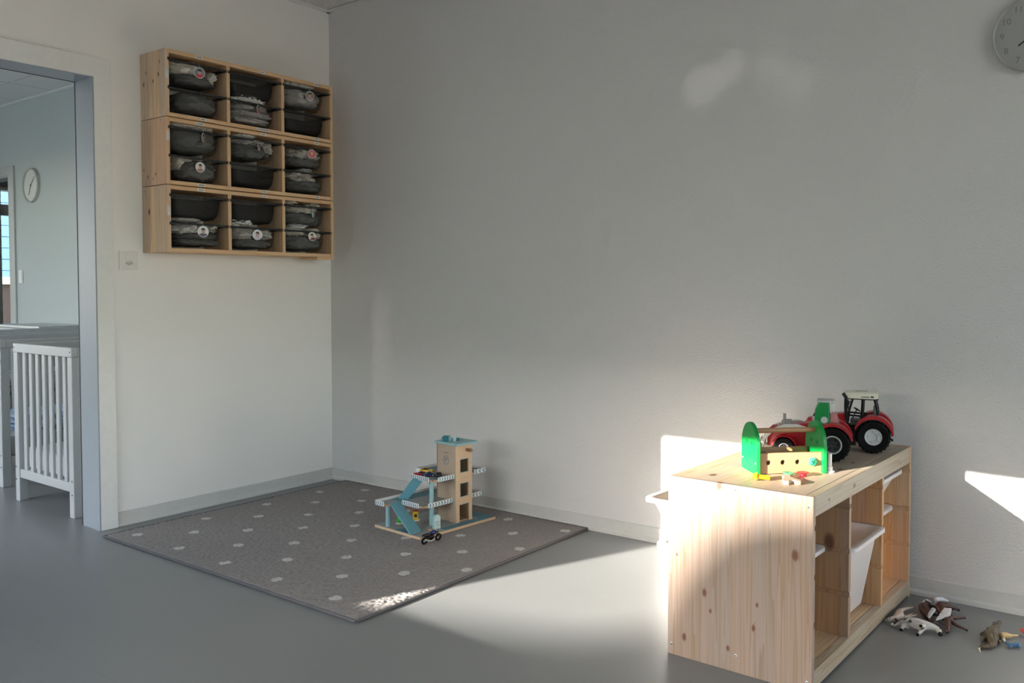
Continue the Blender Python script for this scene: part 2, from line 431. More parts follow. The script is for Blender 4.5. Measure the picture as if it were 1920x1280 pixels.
t = thing('shade_tree', 'unseen round tree outside, added to shade the pine unit', 'tree', (0,0,0))  # added tree, crown shaped to cast the soft shadow on the unit
cr = leafy('crown', (-10.65, -36, 7.80), (.66, .5, .78), 3, .06); cr.parent = t
bm = new(); cyl(bm, (-10.63, -36, -.3), (-10.63, -36, 7.3), .07, .05, 10); obj('trunk', bm, mat('bark', (.15, .1, .07), .9), t)
t = thing('sun_block_house', 'unseen pale house outside, added to block the nursery sun', 'building', (0,0,0))  # added block, tall enough to keep sun out of the nursery
bm = new(); bx(bm, -16, -2.5, -10.8, -9.6, -.3, 4.0); obj('wall', bm, mat('render_cream', (.62, .60, .56), .8), t)
bm = new(); prism(bm, [(-16.4, 4.0), (-2.45, 4.0), (-3, 4.1), (-16, 4.1)], -10.9, -9.5, 'y'); obj('roof', bm, mat('roof_tile', (.2, .1, .07), .8), t)
# building seen through the far window
t = thing('siding_house', 'blue clad house seen through the far window', 'building', (0,0,0))
bm = new(); 
for k in range(24): bx(bm, -13.2, -13.0-.01*(k % 2), 2.62, 9, 1.2+k*.2, 1.39+k*.2)
o = obj('siding', bm, mat('blue_siding', (.20, .38, .62), .6), t); o['kind'] = 'stuff'
bm = new(); bx(bm, -13.4, -13.2, 2.6, 9, -.3, 6.2); obj('wall', bm, mat('render_white', (.8, .78, .74), .8), t)
bm = new(); bx(bm, -13.2, -12.9, 2.62, 9, -.3, 1.15); obj('plinth', bm, mat('brick_dark', (.07, .045, .04), .8), t)
bm = new(); bx(bm, -13.2, -12.8, 2.5, 9, 1.15, 1.28); obj('ledge', bm, mat('render_white'), t)
bm = new(); bx(bm, -12.2, -12.0, 1.75, 2.55, -.3, 6.5); bx(bm, -12.25, -11.95, 1.7, 1.80, -.3, 6.5)
tag(obj('white_pillar', bm, mat('sunlit_render', (.95, .86, .74), .7), bevel=.01), 'tall cream pillar outside the far window', 'pillar')
# ---------------------------------------------------------------- rug
RX0, RX1, RY0, RY1 = .131, 1.75, -.016, -1.356
rug = thing('dotted_rug', 'grey brown rectangular rug with pale dots on floor', 'rug', (0, 0, 0))
nt = emat('rug_pile'); c = nt.co(); sx, sy, sz = nt.sep(c)
PX, PY = .1628, .3275
u = nt.math('DIVIDE', nt.math('SUBTRACT', sx, .2400), PX); i_ = nt.math('ROUND', u)
odd = nt.math('MODULO', i_, 2.0)
yo = nt.math('MULTIPLY_ADD', odd, .1680, -.2860)
vv = nt.math('DIVIDE', nt.math('SUBTRACT', sy, yo), PY); j_ = nt.math('ROUND', vv)
wob = nt.noise(c, 40, 3)
dx = nt.math('MULTIPLY', nt.math('SUBTRACT', u, i_), PX); dy = nt.math('MULTIPLY', nt.math('SUBTRACT', vv, j_), PY)
rr = nt.math('SQRT', nt.math('ADD', nt.math('MULTIPLY', dx, dx), nt.math('MULTIPLY', dy, dy)))
rr = nt.math('ADD', rr, nt.math('MULTIPLY', nt.math('SUBTRACT', wob, .5), .008))
dot = nt.math('LESS_THAN', rr, .0225)
n1 = nt.noise(c, 420, 3, .8); n2 = nt.noise(c, 7, 4, .6)
base = nt.ramp(n1, [(.32, (.10, .088, .086)), (.68, (.38, .345, .335))])
base = nt.mix(nt.math('MULTIPLY', n2, .25), base, (.20, .18, .175))
dcol = nt.ramp(n1, [(.3, (.42, .41, .40)), (.7, (.68, .67, .66))])
nt.color(nt.mix(dot, base, dcol)); nt.b.inputs['Roughness'].default_value = 1; nt.b.inputs['Specular IOR Level'].default_value = .1
nt.b.inputs['Sheen Weight'].default_value = .25; nt.bump(n1, .8, .003); M_RUG = nt.m
bm = new(); step = .0055; nx = int((RX1-RX0)/step); ny = int((RY0-RY1)/step)
rs = random.Random(3); grid = []
for j in range(ny+1):
    row = []
    for i in range(nx+1):
        x = RX0+(RX1-RX0)*i/nx; y = RY1+(RY0-RY1)*j/ny
        e = min(i, nx-i, j, ny-j)
        z = .0080+(rs.random()*.0055 if e > 0 else -.0035)
        if 0 < e < 3: z -= .001
        row.append(bm.verts.new((x+(rs.random()-.5)*.003*(e > 0), y+(rs.random()-.5)*.003*(e > 0), z)))
    grid.append(row)
for j in range(ny):
    for i in range(nx): bm.faces.new((grid[j][i], grid[j][i+1], grid[j+1][i+1], grid[j+1][i]))
obj('pile', bm, M_RUG, rug, smooth=True, angle=180)['kind'] = 'stuff'
bm = new(); bx(bm, RX0, RX1, RY1, RY0, .0005, .0065); obj('backing', bm, mat('rug_backing', (.06, .06, .08), .9), rug)
bm = new(); r_ = .0052; pts = []
cs = [(RX0-.002, RY0), (RX0-.002, RY1-.002), (RX1+.002, RY1-.002), (RX1+.002, RY0)]
for k in range(4):
    a, b = Vector((*cs[k], .0058)), Vector((*cs[(k+1)%4], .0058))
    cyl(bm, a, b, r_, n=8)
obj('binding', bm, mat('rug_binding', (.11, .105, .115), .85), rug, smooth=True)

# ---------------------------------------------------------------- wall storage frames
WX, WY1, WL, WD, WH, WZ = .001, -.154, .940, .2115, .3000, 1.2452
WP = .3031; TH = .018; WY0 = WY1-WL
ROWN = ['bottom', 'middle', 'top']
KN = {2: [(.03, .16, .006), (.05, .21, .004), (.155, .19, .006), (.165, .245, .004), (.11, .165, .005)],
      1: [(.055, .04, .005), (.12, .05, .004), (.02, .075, .004), (.10, .03, .003)],
      0: [(.06, .185, .008), (.03, .28, .003)]}
M_LABEL = mat('white_sticker', (.82, .82, .80), .5); M_INK = mat('black_ink', (.03, .03, .03), .6)
M_PINEH = pine('pine_rail', 1, 0, seed=1, base=(.68, .47, .29), w=.9, tone=.08)
M_PINEV = pine('pine_divider', 2, 0, seed=2, base=(.68, .47, .29), w=.06, tone=.1)
def groove_board(bm, y0, y1, x0, x1, z0, z1, slots, depth, sides):
    """vertical board (thickness y0..y1) with horizontal grooves on its faces"""
    pts = [(y0, z0)]
    for (a, b) in (slots if 'l' in sides else []): pts += [(y0, a), (y0+depth, a), (y0+depth, b), (y0, b)]
    pts += [(y0, z1), (y1, z1)]
    for (a, b) in (slots[::-1] if 'r' in sides else []): pts += [(y1, b), (y1-depth, b), (y1-depth, a), (y1, a)]
    pts += [(y1, z0)]
    prism(bm, [(p[0], p[1]) for p in pts], x0, x1, 'x')
SLOT = [(.122, .136), (.249, .263)]
labelpos = {2: {'t': [.32, .30, .86], 'b': [.37, .33, .84]}}
def wall_frame(k):
    z = WZ+k*WP
    t = thing('wall_storage_frame', 'pine wall storage frame with six bins, %s of the stack of three' % ROWN[k], 'shelf', (WX, WY0, z), 0, 'pine storage frames on the left wall')
    bm = new(); groove_board(bm, 0, TH, 0, WD, 0, WH, SLOT, .007, 'r')
    obj('side_panel', bm, pine('pine_side_%d' % k, 2, 0, KN[k], base=[(.64,.47,.31), (.66,.44,.29), (.70,.51,.34)][k], seed=k+3, w=.044, tone=.14), t, bevel=.0008)
    bm = new(); groove_board(bm, WL-TH, WL, 0, WD, 0, WH, SLOT, .007, 'l'); obj('side_panel', bm, M_PINEV, t, bevel=.0008)
    iw = (WL-4*TH)/3
    for j in (1, 2):
        y = TH*j+iw*j
        bm = new(); groove_board(bm, y, y+TH, 0, WD-.001, TH, WH-TH, SLOT, .007, 'lr'); obj('divider', bm, M_PINEV, t, bevel=.0008)
    bm = new(); bx(bm, 0, WD-.0015, TH+.0003, WL-TH-.0003, WH-TH, WH-.0005); obj('top_board', bm, M_PINEH, t, bevel=.0008)
    bm = new(); bx(bm, 0, WD-.0015, TH+.0003, WL-TH-.0003, .0005, TH)
    obj('bottom_board', bm, M_PINEH, t, bevel=.0008)
    # stickers: names on the rails (lettering far too small to read), block labels on the left edge
    def sticker(yc, zc, wy, hz, vert=False):
        bm = new(); bx(bm, WD+.0002, WD+.0007, yc-wy/2, yc+wy/2, zc-hz/2, zc+hz/2); s = obj('sticker', bm, M_LABEL, t)
        if vert: text('lettering', 'BLOC %s' % 'ABC'[2-k], .011, M_INK, s, (WD+.0009, yc, zc), (PI/2, 0, PI/2), 0).rotation_euler = Matrix(((0,0,1),(0,1,0),(-1,0,0))).to_4x4().to_euler() if False else Matrix(((0,0,1),(0,1,0),(-1,0,0))).to_euler()
        else:
            bm = new(); rs = random.Random(int(yc*991)+k); n = max(4, int(wy/.0048)); x = yc-wy/2+.004
            while x < yc+wy/2-.005:
                l = .0018+rs.random()*.0012; bx(bm, WD+.0007, WD+.0009, x, x+l, zc-.0028, zc+.0028); x += l+.0013
            obj('lettering', bm, M_INK, s)
    tops = {2: [(.118, .038), (.455, .030), (.785, .032)], 1: [(.118, .040), (.46, .030), (.785, .030)], 0: [(.118, .036), (.462, .024)]}[k]
    bots = {2: [(.135, .030), (.458, .072), (.785, .030)], 1: [(.122, .038), (.462, .030), (.785, .030)], 0: []}[k]
    for (y, w_) in tops: sticker(TH+y+.03, WH-TH/2-.001, w_, .012)
    for (y, w_) in bots: sticker(TH+y+.03, TH/2, w_, .012)
    sticker(TH/2, {2: .190, 1: .215, 0: .185}[k], .013, .042, True)
    bm = new()
    for (a, b) in ((.03, WH-.012), (.17, WH-.012), (.03, .012), (.17, .012)): cyl(bm, (a, -.0006, b), (a, .002, b), .0028, n=10)
    obj('screws', bm, M_SCREW, t)
    return t
frames = [wall_frame(k) for k in range(3)]
bm = new(); bx(bm, .06, .2135, WY1-.11, WY1-.001, WZ-.012, WZ-.0005)
tag(obj('pine_offcut', bm, M_PINEH, bevel=.001), 'small pine batten under right end of lowest wall frame', 'wood')
# ---------------------------------------------------------------- mesh bins, clothes, photo tags in the wall frames
nt = emat('black_mesh'); c = nt.co()
nt.b.inputs['Base Color'].default_value = (.02, .02, .022, 1); nt.b.inputs['Roughness'].default_value = .6
sx, sy, sz = nt.sep(c)
def wv(a, sc): return nt.math('SINE', nt.math('MULTIPLY', a, sc))
net = nt.math('MAXIMUM', wv(sy, 2600), wv(sz, 2600))
nt.l.new(nt.math('MULTIPLY_ADD', nt.math('GREATER_THAN', net, .7), .32, .08), nt.b.inputs['Alpha'])
M_MESH = nt.m
M_MESH2 = M_MESH.copy()
for n_ in M_MESH2.node_tree.nodes:
    if n_.type == 'MATH' and n_.operation == 'MULTIPLY_ADD': n_.inputs[1].default_value = .25; n_.inputs[2].default_value = .70
M_MESH2.node_tree.nodes['Principled BSDF'].inputs['Base Color'].default_value = (.007, .007, .0075, 1)
M_RIM = mat('black_plastic_rim', (.022, .023, .024), .38)
COLW = (WL-4*TH)/3
def clothmat(name, a, b, kind='plain', sc=1.):
    nt = emat(name); c = nt.co(); n = nt.noise(c, 320*sc, 2, .8); col = nt.mix(n, a, b)
    sx, sy, sz = nt.sep(c)
    if kind == 'dots':
        v = nt.node('TexVoronoi'); v.inputs['Scale'].default_value = 190; nt.l.new(c, v.inputs['Vector'])
        col = nt.mix(nt.math('LESS_THAN', v.outputs['Distance'], .33), col, tuple(min(1, x*1.9) for x in b))
    if kind == 'stripes':
        s_ = nt.math('SINE', nt.math('MULTIPLY', nt.math('ADD', sy, nt.math('MULTIPLY', sz, .7)), 900))
        col = nt.mix(nt.math('GREATER_THAN', s_, .4), col, tuple(x*.55 for x in a))
    nt.color(col); nt.b.inputs['Roughness'].default_value = .95; nt.b.inputs['Specular IOR Level'].default_value = .1
    nt.bump(nt.noise(c, 90, 4, .6), .35, .003); return nt.m
M_CDARK = clothmat('charcoal_jersey', (.10, .10, .098), (.17, .17, .165)); M_CGREY = clothmat('grey_jersey', (.32, .31, .295), (.46, .445, .425))
M_CBEIGE = clothmat('beige_jersey', (.58, .55, .49), (.74, .70, .63)); M_CDOTS = clothmat('dotted_jersey', (.40, .39, .36), (.55, .54, .50), 'dots')
M_CSTRIPE = clothmat('striped_jersey', (.50, .48, .44), (.60, .58, .53), 'stripes'); M_CWHITE = clothmat('white_cotton', (.72, .71, .70), (.86, .85, .84))
def cloth(bm, c, s, seed, fold=.16, p=3.2, flat=False):
    """lumpy folded cloth: superellipsoid with ridged fold noise"""
    asp = max(1.2, min(4, s[1]/s[2]))*.62
    nu, nv = 56, 28; base = len(bm.verts); rows = []
    for j in range(nv+1):
        ph = -PI/2+PI*j/nv; row = []
        for i in range(nu):
            th = 2*PI*i/nu
            cx, cy, cz = math.cos(ph)*math.cos(th), math.cos(ph)*math.sin(th), math.sin(ph)
            k = (abs(cx)**p+abs(cy)**p+abs(cz)**p)**(-1/p)
            q_ = Vector((cx*k, cy*k, cz*k))
            n_ = noise.noise(Vector((q_.x*1.6+seed, q_.y*2.0*asp, q_.z*2.0)))
            r_ = 1-abs(noise.noise(Vector((q_.x*1.4+q_.z, q_.y*2.4*asp+seed*3+q_.z*1.5, q_.z*2.6))))*3
            r_ += .5-abs(noise.noise(Vector((q_.x*3, q_.y*4.6*asp+seed*5-q_.z*3, q_.z*4.6))))*1.6
            f = 1+fold*(n_*.8+(r_-.5)*.55)
            row.append(bm.verts.new((c[0]+q_.x*s[0]*f, c[1]+q_.y*s[1]*f, c[2]+q_.z*s[2]*f)))
            if j in (0, nv): break
        rows.append(row)
    for j in range(nv):
        A, B = rows[j], rows[j+1]
        for i in range(nu):
            a0, a1 = A[i % len(A)], A[(i+1) % len(A)]; b0, b1 = B[i % len(B)], B[(i+1) % len(B)]
            vs = []
            for v in (a0, a1, b1, b0):
                if v not in vs: vs.append(v)
            if len(vs) > 2: _face(bm, vs)
def place(bm, o):
    return o
COLN = ['left', 'middle', 'right']; LEVN = {1: 'upper', 0: 'lower'}
def bin_name(k, j, l): return '%s row %s column %s slot' % (ROWN[k], COLN[j], LEVN[l])
def mesh_bin(k, j, l, label, empty=False):
    y0 = WY0+TH+j*(COLW+TH); z = WZ+k*WP+(SLOT[l][1]-.001)
    t = thing('mesh_bin', label, 'bin', (.0, y0+COLW/2, z), 0, 'black mesh bins in the wall frames')
    hw = COLW/2+.0055; xf, xb = .2045, .012
    bm = new()   # rim: bars with rounded section
    bx(bm, xf-.012, xf, -hw, hw, -.009, .0); bx(bm, xb, xb+.01, -hw, hw, -.009, 0)
    bx(bm, xb+.01, xf-.012, -hw, -hw+.014, -.009, 0); bx(bm, xb+.01, xf-.012, hw-.014, hw, -.009, 0)
    obj('rim', bm, M_RIM, t, bevel=.002)
    bm = new(); n = 28; prof = [(1, -.003), (.985, -.045), (.94, -.085), (.87, -.103), (.0, -.106)]
    rings = []
    cx, ax, ay = (xf+xb)/2, (xf-xb)/2-.010, hw-.024
    for s, h in prof:
        ring = []
        for i in range(n):
            th = 2*PI*(i+.5)/n; a, b = math.cos(th), math.sin(th); e = 7.0 if h > -.09 else 5.0
            kk = (abs(a)**e+abs(b)**e)**(-1/e)
            ring.append(bm.verts.new((cx+a*kk*(ax-(1-s)*.09), b*kk*(ay-(1-s)*.16) if s else 0, h)))
            if s == 0: ring[-1].co.x = cx; ring[-1].co.y = 0; break
        rings.append(ring)
    for a in range(len(rings)-1):
        A, B = rings[a], rings[a+1]
        for i in range(n):
            if len(B) == 1: _face(bm, [A[i], A[(i+1) % n], B[0]])
            else: _face(bm, [A[i], A[(i+1) % n], B[(i+1) % n], B[i]])
    obj('mesh_body', bm, M_MESH2 if empty else M_MESH, t, smooth=True, angle=80)
    return t
def pile(k, j, l, name, parts, label, m):
    """parts: (dy, dz_of_centre above bin floor, half sizes (y, z), seed, fold)"""
    y0 = WY0+TH+j*(COLW+TH)+COLW/2; z = WZ+k*WP+SLOT[l][1]-.106
    bm = new()
    for (dy, dz, sy_, sz_, seed, fold) in parts:
        cloth(bm, (.108, dy, dz+(.016 if dz > .098 else .004)), (.087 if dz < .09 else .074, sy_, sz_), seed, fold)
    o = obj(name, bm, m, smooth=True, angle=180, loc=(0, y0, z))
    return tag(o, label, 'clothes')
SKIN = mat('print_skin', (.62, .36, .27), .5); HAIR = mat('print_dark_hair', (.05, .03, .025), .5)
def photo_tag(k, j, l, dy, drop, rx, bg, shirt, label, turn=-.45, ringc=(.75, .74, .70), rim=None, hair=True, face=True, tilt=0.):
    y0 = WY0+TH+j*(COLW+TH)+COLW/2; z = WZ+k*WP+SLOT[l][1]-.003
    t = thing('photo_tag' if face else 'key_ring', label, 'tag' if face else 'ring', (.2085, y0+dy, z), 0, None)
    m_ring = mat('ring_metal_%d' % int(ringc[0]*100), ringc, .25, .9)
    bm = new(); R_ = .0075
    tube(bm, [(math.cos(a)*R_*.8-.001, R_*.25*math.sin(a), math.sin(a)*R_-.0035) for a in [2*PI*i/16 for i in range(16)]], .0007, 6, True)
    obj('ring', bm, m_ring, t, smooth=True)
    if not face: return t
    rz = rx*1.08; zc = -drop-rz
    e = bpy.data.objects
    bm = new(); cyl(bm, (0, 0, 0), (.0022, 0, 0), 1, n=32)
    for v in bm.verts: v.co.y *= rx; v.co.z *= rz
    d_ = obj('disc', bm, rim or mat('tag_rim_white', (.8, .8, .78), .4), t, bevel=.0004, loc=(.002, 0, zc)); d_.rotation_euler = (tilt, 0, turn)
    def flat(nm, pts, x, m_):
        bm = new(); prism(bm, pts, x, x+.00025, 'x'); return obj(nm, bm, m_, d_)
    def ell(cy, cz, a, b, n=20, t0=0, t1=2*PI): return [(cy+a*math.cos(t0+(t1-t0)*i/n), cz+b*math.sin(t0+(t1-t0)*i/n)) for i in range(n)]
    bgm = mat('print_bg_%d%d%d' % tuple(int(c_*99) for c_ in bg), bg, .4); shm = mat('print_shirt_%d%d%d' % tuple(int(c_*99) for c_ in shirt), shirt, .4)
    flat('portrait', ell(0, 0, rx*.9, rz*.9, 28), .0022, bgm)
    flat('shirt', [(rx*.9*math.cos(a), rz*.9*math.sin(a)) for a in [PI*1.18+PI*.64*i/12 for i in range(13)]]+[(rx*.28, -rz*.28), (-rx*.28, -rz*.28)], .0025, shm)
    flat('face', ell(0, rz*.10, rx*.33, rz*.42), .0028, SKIN)
    if hair: flat('hair', ell(0, rz*.30, rx*.37, rz*.34, 14, -.25, PI+.25), .0031, HAIR)
    for s in (-1, 1): flat('eye', ell(s*rx*.13, rz*.12, rx*.035, rz*.03, 8), .0032, HAIR)
    flat('mouth', ell(0, -rz*.12, rx*.11, rz*.03, 10), .0031, mat('print_red', (.45, .08, .07), .5))
    return t
DK = 'dark grey clothes filling the bin in '
C = [  # k, j, l, bin label, clothes list, tag args
 (2,0,1,'black mesh bin with beige cloth and blue photo tag, top left', [('folded_shirt','dark grey folded clothes inside top left bin',M_CDARK,[(.01,.030,.105,.026,1,.12)]),('baby_blanket','beige ribbed cloth spilling over the top left bin',M_CBEIGE,[(-.035,.070,.085,.030,2,.22),(-.02,.092,.075,.022,3,.2),(.085,.052,.026,.03,4,.3)])],
   (.006,.014,.0235,(.16,.21,.30),(.55,.05,.06),'round blue photo tag with red shirt on top left bin')),
 (2,0,0,'black mesh bin with tall dark grey folded cloth, below the top left bin', [('folded_trousers','single dark grey folded cloth in second bin of left column',M_CDARK,[(.02,.052,.098,.050,5,.10)])], None),
 (2,1,1,'empty black mesh bin in middle column at very top', [], None),
 (2,1,0,'black mesh bin packed with grey folds and a white shirt on top', [('folded_clothes','stack of grey folded clothes in middle bin of top frame',M_CGREY,[(-.005,.018,.108,.017,6,.2),(.0,.048,.110,.017,7,.2),(-.004,.078,.108,.018,8,.2)]),('white_shirt','white crumpled shirt heaped on the grey folded stack',M_CWHITE,[(-.03,.110,.062,.022,9,.35),(.035,.100,.042,.014,10,.4)])],
   (.01,.008,.0190,(.12,.09,.07),(.6,.06,.08),'oval photo tag turned edgewise with red shirt, top frame middle column',.62)),
 (2,2,1,'black mesh bin with grey bundle and white collar, top right', [('grey_sweater','rumpled grey cloth in top right bin',M_CGREY,[(.0,.056,.112,.044,11,.14)]),('white_bib','white frilled cloth on top of the top right bin',M_CWHITE,[(-.055,.108,.05,.012,12,.45),(.02,.106,.045,.010,13,.4)])],
   (.015,.010,.0225,(.20,.19,.18),(.42,.30,.28),'clear round photo tag on the top right bin',-.35)),
 (2,2,0,'empty black mesh bin under the top right bin', [], None),
 (1,0,1,'bulging charcoal mesh bin with pale cloth along its rim, middle frame left', [('dark_jacket','charcoal jacket filling the upper left bin of middle frame',M_CDARK,[(.0,.052,.115,.054,14,.10)]),('pale_scarf','pale cloth lying along the rim of middle frame left bin',M_CBEIGE,[(-.02,.108,.095,.010,15,.35),(.06,.102,.035,.009,16,.3)])],
   (.02,.010,.0185,(.08,.06,.06),(.20,.10,.08),'black rimmed photo tag turned edgewise, middle frame left',.62,(.85,.85,.85))),
 (1,0,0,'black mesh bin with a dark rolled garment and oval white tag', [('dark_trousers','dark rounded garment in lower left bin of middle frame',M_CDARK,[(.01,.046,.105,.050,17,.16)]),('beige_cloth','beige cloth tucked at left of lower left bin, middle frame',M_CBEIGE,[(-.055,.092,.055,.014,18,.4),(-.085,.065,.016,.025,19,.3)])],
   (.002,.018,.0220,(.72,.71,.70),(.40,.22,.18),'oval white photo tag of dark haired child, middle frame lower left',-.15)),
 (1,1,1,'black mesh bin with dark garment and white rumpled cloth, middle frame centre', [('dark_sweater','dark grey garment in centre upper bin of middle frame',M_CDARK,[(-.01,.044,.108,.040,20,.15)]),('grey_white_shirt','pale grey shirt draped across centre bin of middle frame',M_CGREY,[(-.02,.084,.09,.016,21,.3),(.075,.060,.035,.036,22,.25)]),('white_sock','white cloth on top of centre bin, middle frame',M_CWHITE,[(-.03,.106,.05,.012,23,.4),(.05,.096,.03,.008,24,.4)])],
   (.012,.014,.0175,(.05,.03,.05),(.40,.20,.20),'small dark photo tag turned edgewise, middle frame centre',.625)),
 (1,1,0,'empty black mesh bin in centre of middle frame', [], None),
 (1,2,1,'black mesh bin with ribbed beige shirt and red rimmed tag', [('dark_shorts','dark folded clothes in right upper bin of middle frame',M_CDARK,[(.0,.026,.108,.026,25,.15)]),('beige_shirt','beige ribbed shirt in right upper bin of middle frame',M_CSTRIPE,[(.015,.066,.098,.032,26,.2),(.04,.095,.03,.01,27,.3)])],
   (.025,.006,.0215,(.55,.10,.12),(.55,.10,.12),'round red photo tag of a baby face, middle frame right',-.45,(.75,.74,.7),None,False)),
 (1,2,0,'black mesh bin with crumpled pale cloth and bare ring, middle frame lower right', [('dark_leggings','dark cloth rounded at bottom of middle frame lower right bin',M_CDARK,[(.012,.034,.108,.034,28,.14)]),('crumpled_cloth','crumpled pale ribbed cloth in middle frame lower right bin',M_CSTRIPE,[(-.02,.078,.085,.026,29,.35),(.02,.1,.04,.012,30,.3)])],
   'ring'),
 (0,0,1,'empty black mesh bin with brass ring on its rim, lowest frame left', [], 'brass'),
 (0,0,0,'black mesh bin with dotted cloth over dark layers, lowest frame left', [('dark_layers','dark layered clothes in lowest left bin',M_CDARK,[(.01,.016,.112,.016,31,.2),(.012,.044,.110,.015,32,.2)]),('dotted_cloth','pale dotted cloth in lowest left bin',M_CDOTS,[(-.02,.076,.09,.026,33,.25),(.06,.084,.05,.018,34,.3)]),('grey_beanie','smooth grey cloth arched above lowest left bin',M_CGREY,[(-.03,.108,.07,.014,35,.15)])],
   (.013,.008,.0245,(.72,.74,.76),(.10,.08,.14),'round white photo tag of dark haired boy, lowest left bin')),
 (0,1,1,'empty black mesh bin in upper middle of lowest frame', [], None),
 (0,1,0,'black mesh bin with pinstriped cloth and white corner sticking up', [('dark_pad','dark flat cloth at bottom of lowest middle bin',M_CDARK,[(.0,.024,.110,.024,36,.15)]),('striped_pyjamas','pale pinstriped clothes in lowest middle bin',M_CSTRIPE,[(-.04,.072,.07,.034,37,.18),(.055,.070,.055,.028,38,.18)]),('white_hem','white pointed cloth corner above lowest middle bin',M_CWHITE,[(-.065,.110,.04,.016,39,.5),(-.03,.105,.03,.010,40,.4)])],
   (-.002,.010,.0235,(.66,.70,.76),(.55,.50,.62),'round white photo tag on pinstriped bin, lowest frame middle')),
 (0,2,1,'black mesh bin with pale bundle and slim blue tag, lowest frame right', [('dark_sheet','dark rounded cloth in lowest frame upper right bin',M_CDARK,[(.005,.036,.110,.036,41,.14)]),('pale_vest','pale beige cloth in lowest frame upper right bin',M_CBEIGE,[(.0,.082,.082,.026,42,.25),(-.07,.108,.03,.012,43,.4),(.07,.1,.025,.014,44,.4)])],
   (.028,.012,.0200,(.25,.55,.68),(.15,.45,.62),'slim blue photo tag turned edgewise, lowest frame right',.625)),
 (0,2,0,'black mesh bin with pale cloth and dark red tag at bottom right', [('dark_bundle','dark rounded bundle in bottom right bin',M_CDARK,[(.0,.040,.112,.040,45,.12)]),('pale_cloth','pale beige cloth over the bottom right bin',M_CBEIGE,[(-.05,.092,.06,.020,46,.35),(.07,.086,.03,.030,47,.3)]),('white_cloth','white crumpled cloth on bottom right bin',M_CWHITE,[(-.03,.112,.05,.012,48,.4)])],
   (.022,.004,.0215,(.70,.68,.66),(.18,.03,.03),'tilted dark red and white photo tag, bottom right bin',-.3,(.4,.4,.4),None,True,True,.25)),
]
for (k, j, l, bl, cl, tg) in C:
    mesh_bin(k, j, l, bl, not cl)
    for (nm, lab, m_, parts) in cl: pile(k, j, l, nm, parts, lab, m_)
    if tg == 'ring': photo_tag(k, j, l, .03, .01, .02, (0,0,0), (0,0,0), 'bare metal ring hanging on middle frame lower right bin', face=False)
    elif tg == 'brass': photo_tag(k, j, l, .005, .01, .02, (0,0,0), (0,0,0), 'brass coloured ring on the empty lowest left bin', ringc=(.8,.68,.35), face=False)
    elif tg: photo_tag(k, j, l, *tg)
# ---------------------------------------------------------------- low storage unit by the wall
UX, UY, UTH, UW, UL, UH = 2.6703, -.961, -.0214, .4371, .9347, .5296
unit = thing('toy_storage_unit', 'low knotty pine unit with white bins standing end-on to back wall', 'storage unit', (UX, UY, 0), UTH)
T2 = .018; M_PT = 'pt'
EK = [(.388, .365, .0095), (.12, .206, .007), (.271, .139, .0055), (.194, .063, .005), (.281, .206, .004), (.164, .524, .009), (.055, .061, .007), (.139, .157, .004), (.03, .30, .003)]
PB_SHADED = (.36, .275, .22)  # shade on the end panel put into darker pine; dividers darkened likewise
M_END = pine('pine_end', 2, 0, EK, base=PB_SHADED, seed=11, w=.064, tone=.09)
M_FAR = pine('pine_far', 2, 0, [(.08, .30, .006), (.17, .10, .016)], base=(.60, .39, .22), seed=12, w=.062, tone=.14)
M_DIV1 = pine('pine_div1', 2, 0, [(.375, .33, .016), (.20, .33, .010), (.20, .17, .005)], base=(.44, .27, .155), seed=14, w=.07, tone=.14)
M_DIV2 = pine('pine_div2', 2, 0, [(.09, .40, .006)], base=(.54, .34, .19), seed=15, w=.07, tone=.12)
M_TOP = pine('pine_top', 1, 0, [(.10, .09, .010), (.37, .40, .007), (.37, .52, .006)], base=(.47, .36, .25), seed=16, w=.075, tone=.08)
M_RAIL = pine('pine_front_rail', 1, 2, [(.50, .12, .004), (.50, .33, .006), (.49, .80, .003)], base=(.41, .34, .25), seed=17, w=.5, tone=.05)
M_BOT = pine('pine_bottom', 1, 0, [(.2, .3, .006)], base=(.55, .39, .24), seed=18, w=.08, tone=.08)
US = [(.176, .190), (.303, .318), (.436, .450)]
def gboard(y0, y1, z0, z1, sides, m, x0=.0, x1=UW):
    bm = new(); groove_board(bm, y0, y1, x0, x1, z0, z1, US, .006, sides); return obj('divider' if 'l' in sides and 'r' in sides else 'side_panel', bm, m, unit, bevel=.0012)
gboard(0, T2, 0, UH, 'r', M_END); gboard(UL-T2, UL, 0, UH, 'l', M_FAR)
d_a, d_b = .305, .620
gboard(d_a-.008, d_a+.010, .056, UH-.004-.02, 'lr', M_DIV1, .02, UW-.003); gboard(d_b-.008, d_b+.010, .056, UH-.024, 'lr', M_DIV2, .02, UW-.003)
bm = new(); bx(bm, .0, UW-.026, T2+.0004, UL-T2-.0004, UH-.018, UH-.0005); obj('top_panel', bm, M_TOP, unit, bevel=.0008)
for (a, b) in ((UW-.0245, UW-.0004),):
    bm = new(); bx(bm, a, b, T2+.0005, UL-T2-.0005, UH-.056, UH-.0007); obj('front_rail', bm, M_RAIL, unit, bevel=.001)
bm = new(); bx(bm, .0004, .0245, T2+.0005, UL-T2-.0005, UH-.056, UH-.0185); obj('back_rail', bm, M_RAIL, unit, bevel=.001)
bm = new(); bx(bm, .026, UW-.027, T2+.0004, UL-T2-.0004, .038, .056); obj('bottom_panel', bm, M_BOT, unit, bevel=.0008)
for (a, b) in ((UW-.0245, UW-.0004), (.0004, .0245)):
    bm = new(); bx(bm, a, b, T2+.0005, UL-T2-.0005, .008, .057); obj('bottom_rail', bm, M_RAIL, unit, bevel=.001)
